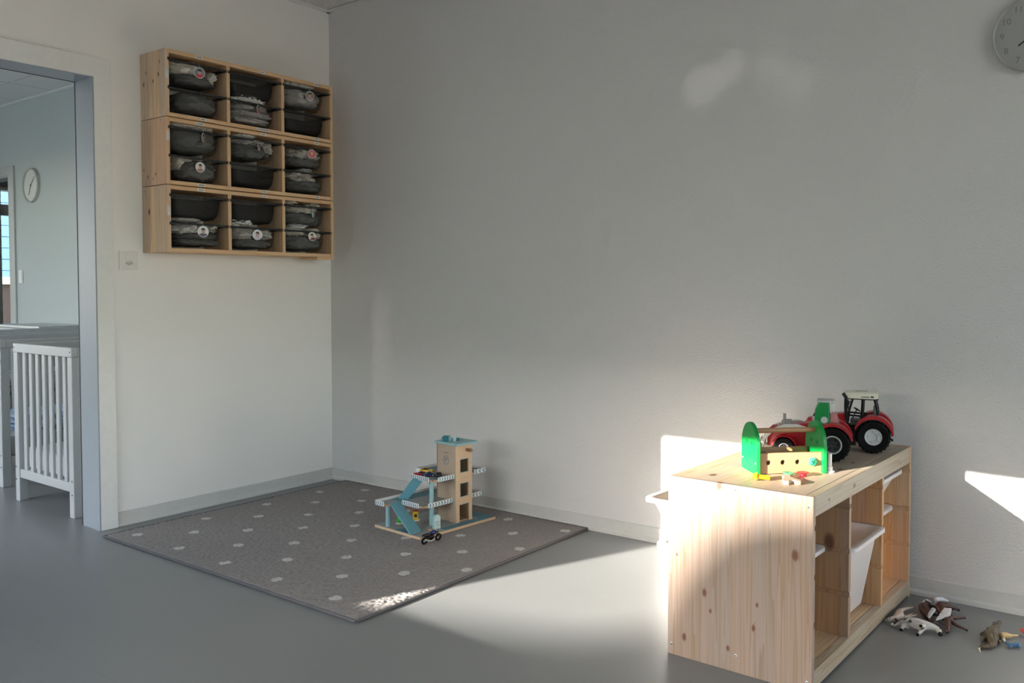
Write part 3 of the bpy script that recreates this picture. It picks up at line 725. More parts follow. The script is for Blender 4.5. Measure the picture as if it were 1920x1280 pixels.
for (x, z) in ((.013, .504), (.215, .517), (.424, .501), (.013, .031), (.218, .048), (.424, .029)):
    bm = new(); cyl(bm, (x, -.0010, z), (x, .002, z), .0046, n=16); s_ = obj('screw', bm, M_SCREW, unit, bevel=.0004)
    bm = new(); cyl(bm, (x, -.0013, z), (x, -.0009, z), .0022, n=6); obj('hex_socket', bm, M_SOCKET, s_)
# white bins hanging in the grooves
nt = emat('white_bin_plastic'); nt.b.inputs['Base Color'].default_value = (.74, .69, .67, 1); nt.b.inputs['Roughness'].default_value = .42
nt.b.inputs['Subsurface Weight'].default_value = .0; nt.b.inputs['Transmission Weight'].default_value = 0
M_WBIN = nt.m
U_ = Matrix.Translation((UX, UY, 0)) @ Matrix.Rotation(UTH, 4, 'Z')
def rrect(hx, hy, r, n=6):
    pts = []
    for (sx_, sy_, a0) in ((1, 1, 0), (-1, 1, PI/2), (-1, -1, PI), (1, -1, 1.5*PI)):
        for i in range(n+1):
            a = a0+PI/2*i/n; pts.append((sx_*(hx-r)+r*math.cos(a), sy_*(hy-r)+r*math.sin(a)))
    return pts
def white_bin(xl, xr, ya, yb, slot, h, label):
    zt = US[slot][1]-.001; c = U_ @ Vector(((xl+xr)/2, (ya+yb)/2, zt))
    t = thing('white_bin', label, 'bin', tuple(c), UTH, 'white plastic bins in the low pine unit')
    hx, hy = (xr-xl)/2, (yb-ya)/2+.004
    bm = new(); L_ = [(hx, hy, .022, -.013), (hx, hy, .022, -.001), (hx-.002, hy-.002, .022, .0), (hx-.020, hy-.014, .03, .0), (hx-.026, hy-.019, .03, -.006),
                      (hx-.052-h*.03, hy-.028-h*.05, .03, -h+.015), (hx-.066-h*.03, hy-.042-h*.05, .025, -h+.003), (hx*.4, hy*.4, .02, -h+.003)]
    rings = [[bm.verts.new((x, y, z)) for x, y in rrect(a, b, r)] for a, b, r, z in L_]
    O_ = [(hx-.002, hy-.002, .022, -.014), (hx-.016, hy-.012, .03, -.014), (hx-.022, hy-.017, .03, -.026), (hx-.050-h*.03, hy-.025-h*.05, .032, -h+.014), (hx-.062-h*.03, hy-.040-h*.05, .03, -h), (hx*.4, hy*.4, .02, -h)]
    rings2 = [[bm.verts.new((x, y, z)) for x, y in rrect(a, b, r)] for a, b, r, z in O_]
    n = len(rings[0])
    def join(A, B):
        for i in range(n): _face(bm, [A[i], A[(i+1) % n], B[(i+1) % n], B[i]])
    for R_ in (rings, rings2):
        for a in range(len(R_)-1): join(R_[a], R_[a+1])
    _face(bm, rings[-1]); _face(bm, rings2[-1]); join(rings[0], rings2[0])
    obj('bin_body', bm, M_WBIN, t, smooth=True, angle=50)
    return t
c1, c2, c3 = (T2, d_a-.008), (d_a+.010, d_b-.008), (d_b+.010, UL-T2)
white_bin(-.095, .328, *c1, 2, .100, 'small white bin poking out left of the pine unit, upper slot nearest')
white_bin(-.055, .368, *c1, 1, .100, 'small white bin in nearest column, one slot below the poked out bin')
white_bin(.022, .448, *c2, 1, .255, 'deep white bin in middle column of the pine unit')
white_bin(-.01, .415, *c3, 2, .100, 'small white bin in far column, upper slot under the top')
white_bin(-.04, .385, *c3, 1, .090, 'small white bin in far column, below another bin')

# ---------------------------------------------------------------- toys on the unit
ZT = UH
def wood(name, base, grain=0, seed=1.): return pine(name, grain, 2 if grain != 2 else 0, base=base, seed=seed, w=.5, tone=.04)
M_BEECH = mat('beech_wood', (.44, .245, .12), .42); M_GREEN = mat('green_lacquer', (.0, .25, .045), .38); M_YEL = mat('yellow_plastic', (.75, .42, .01), .35)
M_RED = mat('red_plastic', (.55, .012, .02), .35); M_MINT = mat('mint_plastic', (.05, .38, .17), .35); M_WPL = mat('white_plastic', (.82, .80, .80), .35)
M_BLACK = mat('black_plastic', (.005, .005, .006), .5, 0, .3)
def circ(cx, cz, r, n=16): return [(cx+r*math.cos(2*PI*i/n), cz+r*math.sin(2*PI*i/n)) for i in range(n)]
p0 = Vector((2.876, -.787)); p1 = Vector((3.016, -.651)); ax = (p1-p0).normalized(); TBA = math.atan2(ax.y, ax.x); TBL = (p1-p0).length
tb = thing('toy_toolbox', 'toy toolbox with green arched ends and pierced beech side panel', 'toolbox', (p0.x, p0.y, ZT), TBA)
# local: x along the box, -y towards the viewer side, front panel at y~0, back panel at y = +DW
DW = .100
arch = []
hw_ = .063; cyy = DW/2-.006; 
for i in range(21):
    a = PI*i/20; arch.append((cyy+hw_*math.cos(a), .078+.071*math.sin(a)))
arch = [(cyy+hw_, .0)]+arch+[(cyy-hw_, .0)]
RM = Matrix(((0,1,0,0),(1,0,0,0),(0,0,1,0),(0,0,0,1)))
for (xa, xb) in ((-.012, 0), (TBL, TBL+.012)):
    bm = new(); slab_hole(bm, arch, [circ(cyy-.020, .088, .0062), circ(cyy+.018, .088, .0062)], xa, xb, RM)
    e_ = obj('end_panel', bm, M_GREEN, tb, bevel=.0015)
    for yy in (cyy-.055, cyy+.050):
        bm = new(); x = xa if xa < 0 else xb; cyl(bm, (x-.0004 if xa < 0 else x-.001, yy, .034), (x+.001 if xa < 0 else x+.0004, yy, .034), .0028, n=10); obj('peg', bm, M_WPL, e_)
for (ya, nm) in ((-.006, 0), (DW-.012, 1)):
    bm = new(); hs = [circ(TBL*f, .034, .0072) for f in (.155, .385, .62)] + [circ(TBL*.855, .034, .0072)]
    top_ = [(TBL, .0), (TBL, .062)] + [(TBL*(1-i/10), .062-.004*math.sin(PI*i/10)*0) for i in range(1, 10)] + [(0, .062)]
    slab_hole(bm, [(0, 0)]+[(TBL*i/8, .0022*math.sin(PI*i/8)) for i in range(1, 8)]+top_, hs, ya, ya+.010)
    obj('side_panel', bm, M_BEECH, tb, bevel=.0008)
bm = new(); bx(bm, 0, TBL, .005, DW-.013, .006, .012); obj('floor_panel', bm, M_BEECH, tb)
bm = new(); cyl(bm, (0, cyy, .122), (TBL, cyy, .122), .0078, n=20); obj('handle', bm, mat('walnut_dowel', (.36, .20, .10), .45), tb, smooth=True)
# green slotted screw head pressed in the panel
T_ = Matrix.Translation((p0.x, p0.y, ZT)) @ Matrix.Rotation(TBA, 4, 'Z')
def toy_bolt(bm, c, axis, r=.0125, L=.05, n=24, shaft=.0058, thread=True):
    prof = [(0, -.004), (r*.62, -.004), (r*.66, 0), (r*.66, .0035), (r, .0045), (r, .0085), (shaft, .009)]
    if thread:
        k = 0; h = .010
        while h < L-.001: prof += [(shaft, h), (shaft*1.22, h+.0012), (shaft*1.22, h+.0022), (shaft, h+.0034)]; h += .0044
    prof += [(shaft*.95, L), (0, L)]
    lathe(bm, prof, c, axis, n)
c_ = T_ @ Vector((TBL*.855, -.011, .034)); ax_in = (T_.to_3x3() @ Vector((0, 1, 0)))
bm = new(); lathe(bm, [(0, -.0045), (.0088, -.0045), (.0092, 0), (.0128, .001), (.0128, .0048), (.0062, .005), (.0062, .024), (0, .024)], T_ @ Vector((TBL*.855, -.0112, .034)), ax_in, 24)
pb = thing('green_bolt', 'green toy bolt pushed into the last hole of toolbox panel', 'bolt', (0,0,0))
obj('bolt_body', bm, M_MINT, pb, smooth=True, angle=30)
bm = new(); Rm = T_ @ Matrix.Translation((TBL*.855, -.0162, .034)) @ Matrix.Rotation(.5, 4, 'Y'); bx(bm, -.0085, .0085, -.0004, .0008, -.0015, .0015, Rm); bx(bm, -.0015, .0015, -.0004, .0008, -.0085, .0085, Rm); obj('cross_slot', bm, mat('dark_green', (.0, .12, .06), .5), pb)
# oval wooden disc end inside (mallet head)
bm = new(); cc = T_ @ Vector((.032, .050, .046)); lathe(bm, [(0, -.0), (.0165, 0), (.0175, .002), (.0175, .040), (.0165, .042), (0, .042)], cc, T_.to_3x3() @ Vector((.55, .10, -.55)), 24)
tag(obj('toy_mallet', bm, mat('light_beech', (.74, .46, .24), .42), smooth=True, angle=30), 'pale beech mallet head lying inside the green toolbox', 'mallet')
# yellow screw
bm = new(); toy_bolt(bm, Vector((2.8995, -.872, ZT+.0125)), (.90, .40, -.085), .0118, .045)
tag(obj('yellow_screw', bm, M_YEL, smooth=True, angle=30), 'yellow toy screw lying at corner of green toolbox', 'screw')
# nuts
def toy_nut(name, c, m, label, tilt=0):
    bm = new(); rings = lathe(bm, [(.0045, 0), (.0095, 0), (.0095, .0085), (.0165, .0095), (.0175, .0115), (.0165, .0125), (.0045, .0125)], c, (tilt, 0, 1), 24, closed=True)
    for q in bm.verts:
        pass
    return tag(obj(name, bm, m, smooth=True, angle=30), label, 'nut')
toy_nut('green_nut', Vector((2.960, -.766, ZT)), M_MINT, 'green flanged toy nut on the unit before toolbox', .08)
toy_nut('red_nut', Vector((2.994, -.737, ZT)), M_RED, 'red flanged toy nut beside the green nut', .0)
# wooden wrench block: three lobed
wr = []
for i in range(48):
    a = 2*PI*i/48; r = .020+.0085*math.cos(3*a); wr.append((r*math.cos(a), r*math.sin(a)))
WR = Matrix.Translation((2.990, -.838, ZT)) @ Matrix.Rotation(-.95, 4, 'Z')
bm = new(); prism(bm, [(-.052, .010), (-.050, -.002), (-.040, -.009), (-.020, -.009), (-.006, -.012), (.004, -.018), (.022, -.024), (.034, -.022), (.036, -.010), (.022, -.004), (.018, .003), (.024, .010), (.038, .014), (.036, .024), (.022, .028), (.004, .020), (-.014, .012), (-.030, .012), (-.044, .016)], .0, .012, 'z', WR)
tag(obj('wooden_spanner', bm, mat('pale_beech_block', (.50, .37, .27), .5), bevel=.001), 'pale wooden toy spanner lying near front edge of unit', 'spanner')
# white upright bolt
bm = new(); lathe(bm, [(0, 0), (.0155, 0), (.0160, .0015), (.0155, .004), (.0105, .0045), (.0100, .017), (.0072, .0185), (.0066, .056), (0, .0565)], (3.036, -.631, ZT), (.02, 0, 1), 24)
tag(obj('white_bolt', bm, M_WPL, smooth=True, angle=30), 'white toy bolt standing upright at end of toolbox', 'bolt')
# ---------------------------------------------------------------- toy tractors on the unit
M_TYRE = mat('tyre_rubber', (.004, .004, .0045), .75, 0, .2); M_TRED = mat('tractor_red', (.36, .006, .012), .35); M_SILV = mat('silver_plastic', (.50, .50, .49), .35)
M_CREAM = mat('cream_plastic', (.70, .68, .55), .4); M_DGREY = mat('dark_grey_plastic', (.025, .028, .032), .45); M_WRIM = mat('white_rim', (.62, .63, .64), .4)
M_BGREY = mat('blue_grey_plastic', (.12, .15, .17), .45); M_LTGREY = mat('light_grey_plastic', (.46, .47, .48), .4)
nt = emat('clear_window'); nt.b.inputs['Base Color'].default_value = (.8, .8, .8, 1); nt.b.inputs['Roughness'].default_value = .08; nt.b.inputs['Alpha'].default_value = .22; M_CLEAR = nt.m
def wheel(parent, c, r, w_, rimr, m_rim, n_lug, kind, name='wheel'):
    """axis along local y; outer face towards -y"""
    c = Vector(c); bm = new()
    lathe(bm, [(rimr, -w_*.36), (r*.86, -w_*.5), (r*.95, -w_*.44), (r*.95, w_*.44), (r*.86, w_*.5), (rimr, w_*.36)], c, (0, 1, 0), 32, closed=True)
    for i in range(n_lug):
        a = 2*PI*i/n_lug
        for s in (-1, 1):
            R_ = Matrix.Translation(c) @ Matrix.Rotation(a+(PI/n_lug if s > 0 else 0), 4, 'Y')
            v = bx(bm, r*.93, r*1.0, 0, w_*.47*s, -r*.045, r*.045)
            for q in v:
                q.co.z += abs(q.co.y)/w_*r*.16; q.co = R_ @ q.co
    t_ = obj(name, bm, M_TYRE, parent, smooth=True, angle=30)
    bm = new()
    if kind == 'dish':
        lathe(bm, [(0, -w_*.22), (rimr*.45, -w_*.24), (rimr*.5, -w_*.30), (rimr*.86, -w_*.32), (rimr*.98, -w_*.40), (rimr*1.03, -w_*.38), (rimr*1.0, -w_*.1), (0, -w_*.1)], c, (0, 1, 0), 32)
        obj('rim', bm, m_rim, t_, smooth=True, angle=25)
        bm = new()
        for i in range(5):
            a = 2*PI*i/5+.5; p = c+Vector((math.cos(a)*rimr*.68, -w_*.30, math.sin(a)*rimr*.68)); cyl(bm, p, p+Vector((0, -.0022, 0)), rimr*.055, n=8)
        obj('wheel_nuts', bm, M_DGREY, t_)
    else:
        lathe(bm, [(0, -w_*.24), (rimr*.14, -w_*.30), (rimr*.2, -w_*.22), (rimr*.55, -w_*.2), (rimr*.82, -w_*.26), (rimr*.86, -w_*.1), (0, -w_*.1)], c, (0, 1, 0), 32)
        obj('rim', bm, M_DGREY, t_, smooth=True, angle=25)
        bm = new(); lathe(bm, [(rimr*.84, -w_*.26), (rimr*.86, -w_*.40), (rimr*1.0, -w_*.40), (rimr*1.0, -w_*.2)], c, (0, 1, 0), 32); obj('rim_ring', bm, M_LTGREY, t_, smooth=True)
        bm = new()
        for i in range(6):
            a = 2*PI*i/6; p = c+Vector((math.cos(a)*rimr*.55, -w_*.205, math.sin(a)*rimr*.55)); cyl(bm, p, p+Vector((0, -.0006, 0)), rimr*.13, n=12)
        obj('rim_holes', bm, M_BLACK, t_)
    return t_
def fender(parent, c, r, y0, y1, a0, a1, th_, m, name='fender', out=0.0):
    bm = new(); n = 14; P = []
    for i in range(n+1):
        a = a0+(a1-a0)*i/n; P.append((c[0]+math.cos(a)*r, c[2]+math.sin(a)*r))
    Q = [(c[0]+math.cos(a0+(a1-a0)*i/n)*(r+th_+out*math.sin(PI*i/n)), c[2]+math.sin(a0+(a1-a0)*i/n)*(r+th_+out*math.sin(PI*i/n))) for i in range(n, -1, -1)]
    prism(bm, P+Q, y0, y1, 'y'); return obj(name, bm, m, parent, smooth=True, angle=40)
def lofted(bm, secs):
    """secs: list of (x, ylist polygon [(y,z)...]) same count"""
    rings = [[bm.verts.new((x, y, z)) for y, z in poly] for x, poly in secs]; n = len(rings[0])
    for a in range(len(rings)-1):
        for i in range(n): _face(bm, [rings[a][i], rings[a][(i+1) % n], rings[a+1][(i+1) % n], rings[a+1][i]])
    _face(bm, rings[0]); _face(bm, rings[-1][::-1])
def hoodpoly(hw, z0, z1, r=.006): return [(-hw, z0), (hw, z0), (hw, z1-r), (hw-r, z1), (-hw+r, z1), (-hw, z1-r)]
# tractor with the white cab roof; local -x is forward, -y side faces the room
ta = thing('toy_tractor', 'red toy tractor with cream cab roof and white rear wheels, furthest back', 'toy tractor', (3.052, -.232, ZT), .26, 'red toy tractors on the pine unit')
wheel(ta, (0, -.010, .0545), .0545, .042, .027, M_WRIM, 22, 'dish'); wheel(ta, (0, .105, .0545), .0545, .042, .027, M_WRIM, 22, 'dish')
wheel(ta, (-.165, -.002, .040), .040, .030, .020, M_WRIM, 18, 'dish'); wheel(ta, (-.165, .097, .040), .040, .030, .020, M_WRIM, 18, 'dish')
fender(ta, (0, 0, .0545), .060, -.030, .022, .15, 2.75, .005, M_TRED, out=.006); fender(ta, (0, 0, .0545), .060, .075, .127, .15, 2.75, .005, M_TRED, out=.006)
fender(ta, (0, 0, .0545), .0565, -.028, .022, .1, 2.85, .004, M_BLACK, 'inner_fender')
fender(ta, (-.165, 0, .040), .044, -.018, .014, .3, 2.6, .003, M_TRED); fender(ta, (-.165, 0, .040), .044, .081, .113, .3, 2.6, .003, M_TRED)
M_ = Matrix.Translation((0, .0475, 0))
bm = new(); lofted(bm, [(-.225, hoodpoly(.020, .045, .085)), (-.215, hoodpoly(.026, .04, .100)), (-.15, hoodpoly(.028, .04, .116)), (-.085, hoodpoly(.029, .04, .124))])
bm.transform(M_); obj('hood', bm, M_TRED, ta, smooth=True, angle=30)
bm = new(); bx(bm, -.20, .03, -.018, .018, .028, .055); bx(bm, -.085, .035, -.024, .024, .05, .085); bm.transform(M_); obj('chassis', bm, M_BLACK, ta, bevel=.003)
bm = new()
for i in range(3):
    bx(bm, -.208+i*.012, -.203+i*.012, -.0285, .0285, .06, .117-.002*i) if i else None
bm.transform(M_); obj('hood_stripes', bm, M_BLACK, ta)
bm = new(); bx(bm, -.200, -.150, -.0290, .0290, .088, .112); bm.transform(M_); obj('hood_panel', bm, M_LTGREY, ta, bevel=.004)
bm = new()   # cab frame pillars and sills
for yy in (-.036, .036):
    tube(bm, [(-.085, yy, .085), (-.080, yy, .13), (-.066, yy, .178)], .0042, 6); tube(bm, [(-.040, yy, .085), (-.036, yy, .135), (-.034, yy, .178)], .0058, 6)
    tube(bm, [(.014, yy, .115), (.012, yy, .14), (.002, yy, .180)], .0055, 6); tube(bm, [(-.085, yy, .120), (-.04, yy, .118), (.014, yy, .122)], .0035, 6)
tube(bm, [(.014, -.036, .122), (.014, .036, .122)], .005, 6); bx(bm, -.088, .014, -.040, .040, .174, .181)
bm.transform(M_); obj('cab_frame', bm, M_BLACK, ta, bevel=.0008)
bm = new(); lofted(bm, [(-.098, hoodpoly(.038, .181, .190, .004)), (-.090, hoodpoly(.046, .178, .198, .006)), (.006, hoodpoly(.047, .178, .198, .006)), (.014, hoodpoly(.044, .180, .194, .005))])
bm.transform(M_); rf = obj('cab_roof', bm, M_CREAM, ta, smooth=True, angle=30, bevel=.001)
bm = new(); bx(bm, -.060, -.020, -.022, .022, .198, .2005); bm.transform(M_); obj('roof_hatch', bm, mat('cream_dark', (.58, .56, .44), .45), rf, bevel=.001)
for yy in (-.030, .030):
    bm = new(); bx(bm, -.0995, -.0965, yy-.006, yy+.006, .182, .189); bm.transform(M_); obj('roof_lamp', bm, M_BLACK, rf, bevel=.001)
bm = new(); bx(bm, -.040, -.014, -.0475, -.0472, .1835, .186); bx(bm, -.010, .0, -.0475, -.0472, .183, .188); bm.transform(M_); obj('roof_print', bm, M_BLACK, rf)
bm = new(); bx(bm, -.0993, -.0985, -.014, .014, .184, .188); bm.transform(M_); obj('front_print', bm, M_RED, rf)
bm = new(); bx(bm, -.030, .004, -.018, .018, .100, .112); lofted(bm, [(-.002, hoodpoly(.017, .105, .150, .004)), (.008, hoodpoly(.017, .105, .155, .004))]); bm.transform(M_); obj('seat', bm, M_BGREY, ta, bevel=.003)
bm = new(); bx(bm, -.075, -.03, -.030, .030, .085, .104); bm.transform(M_); obj('cab_floor', bm, M_BGREY, ta, bevel=.003)
bm = new(); tube(bm, [(-.070, .0475, .10), (-.055, .0475, .135)], .002, 6); cs_ = Vector((-.054, .0475, .136)); fu, fv, _ = frame_of((.5, 0, .85))
tube(bm, [cs_+(fu*math.cos(a)+fv*math.sin(a))*.011 for a in [2*PI*i/18 for i in range(18)]], .0016, 6, True); obj('steering_wheel', bm, M_BLACK, ta, smooth=True)
bm = new(); tube(bm, [(-.088, -.008+.0, .105), (-.088, -.008, .155), (-.088, -.008, .182), (-.098, -.008, .196)], [.004, .0065, .006, .006], 10); tube(bm, [(-.075, .006, .12), (-.082, .0, .15), (-.075, .006, .17)], .002, 6); obj('exhaust', bm, M_BLACK, ta, smooth=True)
bm = new(); tube(bm, [(-.072, .004, .168), (-.078, -.022, .168)], .0015, 6); bx(bm, -.082, -.078, -.032, -.020, .150, .176); obj('mirror', bm, M_BLACK, ta, bevel=.001)
bm = new(); tube(bm, [(.035, .0475, .05), (.062, .0475, .035)], .004, 8); bx(bm, -.09, -.055, -.02, -.012, .022, .07); obj('hitch', bm, M_BLACK, ta)
# loader tractor nearer the viewer
tc = thing('toy_tractor', 'red toy loader tractor with green cab behind the toolbox', 'toy tractor', (2.990, -.462, ZT), .30, 'red toy tractors on the pine unit')
wheel(tc, (0, -.005, .0545), .0545, .040, .0295, M_LTGREY, 20, 'spoke'); wheel(tc, (0, .095, .0545), .0545, .040, .0295, M_LTGREY, 20, 'spoke')
wheel(tc, (-.150, .0, .034), .034, .026, .016, M_LTGREY, 18, 'spoke'); wheel(tc, (-.150, .092, .034), .034, .026, .016, M_LTGREY, 18, 'spoke')
fender(tc, (0, 0, .0545), .0585, -.024, .022, .25, 2.7, .005, M_TRED, out=.004); fender(tc, (0, 0, .0545), .0585, .070, .115, .25, 2.7, .005, M_TRED, out=.004)
fender(tc, (-.150, 0, .034), .038, -.014, .014, .4, 2.7, .003, M_TRED); fender(tc, (-.150, 0, .034), .038, .078, .106, .4, 2.7, .003, M_TRED)
M2 = Matrix.Translation((0, .045, 0))
bm = new(); lofted(bm, [(-.205, hoodpoly(.019, .035, .085)), (-.19, hoodpoly(.024, .035, .098)), (-.13, hoodpoly(.026, .035, .106)), (-.055, hoodpoly(.028, .035, .118))]); bm.transform(M2); obj('hood', bm, M_TRED, tc, smooth=True, angle=30)
bm = new(); bx(bm, -.19, .03, -.017, .017, .022, .05); bx(bm, -.055, .035, -.023, .023, .045, .08); bm.transform(M2); obj('chassis', bm, M_BLACK, tc, bevel=.003)
bm = new(); cyl(bm, (-.150, .022, .095), (-.150, .022, .122), .0085, n=16); bx(bm, -.146, -.128, .012, .032, .10, .124); cyl(bm, (-.150, .022, .122), (-.150, .022, .142), .0048, n=14); obj('engine_stack', bm, mat('stack_grey', (.20, .20, .20), .4), tc, smooth=True, angle=30)
bm = new(); prism(bm, [(-.057, .105), (-.055, .160), (-.044, .186), (-.012, .186), (-.008, .105)], -.030, .030, 'y'); bm.transform(M2); gc = obj('cab', bm, mat('deep_green_plastic', (.0, .20, .045), .35), tc, bevel=.003)
bm = new(); cyl(bm, (-.026, .0155, .128), (-.026, .0140, .128), .0068+.004, n=24); obj('cab_disc', bm, M_LTGREY, gc, bevel=.0003)
bm = new(); bx(bm, -.050, .004, -.031, .031, .184, .191); bm.transform(M2); obj('cab_roof', bm, M_LTGREY, gc, bevel=.003)
bm = new(); prism(bm, [(-.008, .118), (-.006, .184), (.003, .184), (.020, .118)], -.029, .029, 'y'); bm.transform(M2); obj('cab_window', bm, M_CLEAR, gc)
bm = new(); bx(bm, -.006, .012, -.020, .020, .118, .150); bm.transform(M2); obj('seat', bm, M_TRED, tc, bevel=.003)
bm = new()
for yy in (-.004, .094): 
    P = [(-.075, yy, .098), (-.11, yy, .108), (-.15, yy, .105), (-.19, yy, .088), (-.215, yy, .060), (-.222, yy, .030)]
    for a, b in zip(P, P[1:]):
        tube(bm, [a, b], .0065, 6)
tube(bm, [(-.17, -.004, .098), (-.17, .094, .098)], .004, 6); obj('loader_arm', bm, M_SILV, tc, smooth=True)
bm = new(); prism(bm, [(-.224, .050), (-.222, .004), (-.265, .004), (-.285, .012), (-.262, .010), (-.232, .016), (-.231, .050)], -.020, .110, 'y'); obj('bucket', bm, M_SILV, tc, bevel=.001)
bm = new(); cyl(bm, (-.085, -.014, .03), (-.045, -.014, .03), .010, n=14); obj('fuel_tank', bm, M_BLACK, tc, smooth=True, angle=30)

# ---------------------------------------------------------------- wooden toy garage on the rug
GA = -.085; ZR = .0125
ga = thing('toy_garage', 'wooden toy car park with blue ramps and lift tower', 'toy garage', (.983, -.578, ZR), GA)
M_GW = mat('garage_plywood', (.66, .48, .31), .5); M_GT = mat('garage_teal', (.13, .33, .40), .45); M_GTL = mat('garage_light_teal', (.30, .50, .54), .45)
M_GG = mat('garage_grey_print', (.27, .30, .31), .5); M_GRD = mat('garage_road_print', (.06, .20, .25), .5); M_WHT = mat('garage_white', (.78, .78, .78), .45); M_BLU = mat('chevron_blue', (.03, .17, .30), .5)
M_SAND = mat('garage_sand_print', (.30, .27, .22), .5); M_TEALP = mat('petrol_paint', (.02, .20, .25), .4); M_MINTP = mat('pale_mint_paint', (.55, .72, .70), .45)
bm = new(); bx(bm, 0, .314, 0, .452, 0, .011); base = obj('base_board', bm, M_GW, ga, bevel=.001)
bm = new(); bx(bm, .002, .312, .002, .450, .0108, .0116); obj('base_print', bm, M_GG, base)
bm = new(); bx(bm, .272, .309, .150, .448, .0116, .0119); bx(bm, .14, .272, .385, .447, .0116, .0119); bx(bm, .06, .14, .25, .447, .0116, .0119); prism(bm, [(.13, .004), (.21, .004), (.25, .05), (.20, .07), (.15, .05)], .0116, .0119); obj('road_print', bm, M_GRD, base)
bm = new(); prism(bm, circ(.17, .19, .045, 24), .0116, .01195); obj('plaza_print', bm, M_SAND, base)
bm = new(); bx(bm, -.0, .012, .0, .0, 0, 0); bm.free()
def rail(p0, p1, z, h=.0205, th_=.005, nch=0, flip=False, name='railing', m=None):
    p0, p1 = Vector((*p0, 0)), Vector((*p1, 0)); d_ = (p1-p0); L = d_.length; a = math.atan2(d_.y, d_.x)
    M3 = Matrix.Translation((p0.x, p0.y, z)) @ Matrix.Rotation(a, 4, 'Z')
    bm = new(); bx(bm, 0, L, -th_/2, th_/2, 0, h, M3); r_ = obj(name, bm, M_WHT, ga, bevel=.0012)
    if nch:
        for k in range(nch):
            x = L*(k+.5)/nch; w_ = L/nch*.34; s = -1 if flip else 1; bm = new()
            prism(bm, [(x-w_*s, h*.12), (x+.001*s, h*.12), (x+w_*1.1*s, h*.5), (x+.001*s, h*.88), (x-w_*s, h*.88), (x+w_*.1*s, h*.5)], -th_/2-.0006, -th_/2, 'y', M3); obj('chevron', bm, m or M_BLU, r_)
    return r_
def dowel(c0, c1, r=.004, name='dowel', m=None):
    bm = new(); cyl(bm, c0, c1, r, n=14); return obj(name, bm, m or M_BEECH, ga, smooth=True, angle=30)
Z1, Z2 = .1040, .2130   # deck undersides (local z)
def deck(name, pts, z):
    bm = new(); prism(bm, pts, z, z+.008); d_ = obj(name, bm, M_GW, ga, bevel=.001)
    bm = new(); prism(bm, pts, z+.008, z+.0086); obj('deck_print', bm, M_GG, d_); return d_
dk1 = deck('deck', [(.010, .003), (.082, .003), (.082, .084), (.214, .084), (.236, .106), (.236, .430), (.010, .430)], Z1)
dk2 = deck('deck', [(.103, .134), (.222, .134), (.246, .155), (.246, .447), (.012, .447), (.012, .236), (.103, .236)], Z2)
bm = new(); bx(bm, .012, .08, .08, .35, Z1+.0086, Z1+.0089); bx(bm, .08, .145, .30, .42, Z1+.0086, Z1+.0089); obj('road_print', bm, M_GRD, dk1)
bm = new(); prism(bm, circ(.19, .17, .032, 24), Z1+.0086, Z1+.00895); obj('plaza_print', bm, M_SAND, dk1)
bm = new(); bx(bm, .02, .10, .25, .42, Z2+.0086, Z2+.0089); obj('road_print', bm, M_GRD, dk2)
TBc = mat('chevron_teal', (.05, .27, .36), .5)
rail((.006, .0), (.066, .0), Z1-.0008, nch=4); rail((.098, .078), (.210, .078), Z1-.0008, nch=9); rail((.240, .108), (.240, .262), Z1-.0008, nch=9, m=TBc); rail((.240, .372), (.240, .432), Z1-.0008, nch=3, flip=True, m=TBc)
rail((.006, .003), (.006, .43), Z1-.0008); rail((.006, .434), (.236, .434), Z1-.0008)
rail((.099, .129), (.218, .129), Z2-.0008, nch=9); rail((.250, .157), (.250, .262), Z2-.0008, nch=7, m=TBc); rail((.250, .376), (.250, .449), Z2-.0008, nch=3, flip=True, m=TBc)
rail((.008, .236), (.008, .447), Z2-.0008); rail((.012, .451), (.246, .451), Z2-.0008); rail((.012, .232), (.095, .232), Z2-.0008)
for (x, y, z) in ((.074, .006, Z1+.006), (.226, .092, Z1+.006), (.234, .140, Z2+.006)): dowel((x-.006, y, z), (x+.010, y-.004, z), .0042)
for (x, y, za, zb) in ((.068, .022, .0118, Z1), (.204, .158, .0118, Z1), (.204, .158, Z1+.0087, Z2), (.086, .262, .0118, Z1), (.086, .262, Z1+.0087, Z2), (.03, .40, .0118, Z1), (.03, .40, Z1+.0087, Z2)):
    bm = new(); cyl(bm, (x, y, za), (x, y, zb), .0105 if y < .03 else .010, n=24); obj('post', bm, M_GTL, ga, smooth=True, angle=30)
def plank4(name, a, b, c, d_, th_, m, dots=True):
    """ramp from 4 top corners a,b (low end) c,d (high end)"""
    a, b, c, d_ = map(Vector, (a, b, c, d_)); nrm = (b-a).cross(d_-a).normalized()
    if nrm.z < 0: nrm = -nrm
    bm = new(); T = [bm.verts.new(p) for p in (a, b, c, d_)]; B = [bm.verts.new(p-nrm*th_) for p in (a, b, c, d_)]
    _face(bm, T); _face(bm, B[::-1])
    for i in range(4): _face(bm, [T[i], T[(i+1) % 4], B[(i+1) % 4], B[i]])
    o = obj(name, bm, m, ga, bevel=.001)
    if dots:
        bm = new()
        for k in range(14):
            f = (k+.5)/14; p = (a+b)/2*(1-f)+(c+d_)/2*f+nrm*.0002; v_ = ((c+d_)/2-(a+b)/2).normalized(); w_ = (b-a).normalized()
            _face(bm, [bm.verts.new(p+v_*s*.002+w_*t_*.0005) for s, t_ in ((-1, -1), (1, -1), (1, 1), (-1, 1))])
        obj('dashed_line', bm, M_MINTP, o)
    return o
plank4('ramp', (.252, -.001, .0135), (.240, .068, .0135), (.080, .080, Z1+.012), (.083, .024, Z1+.012), .007, M_GT)
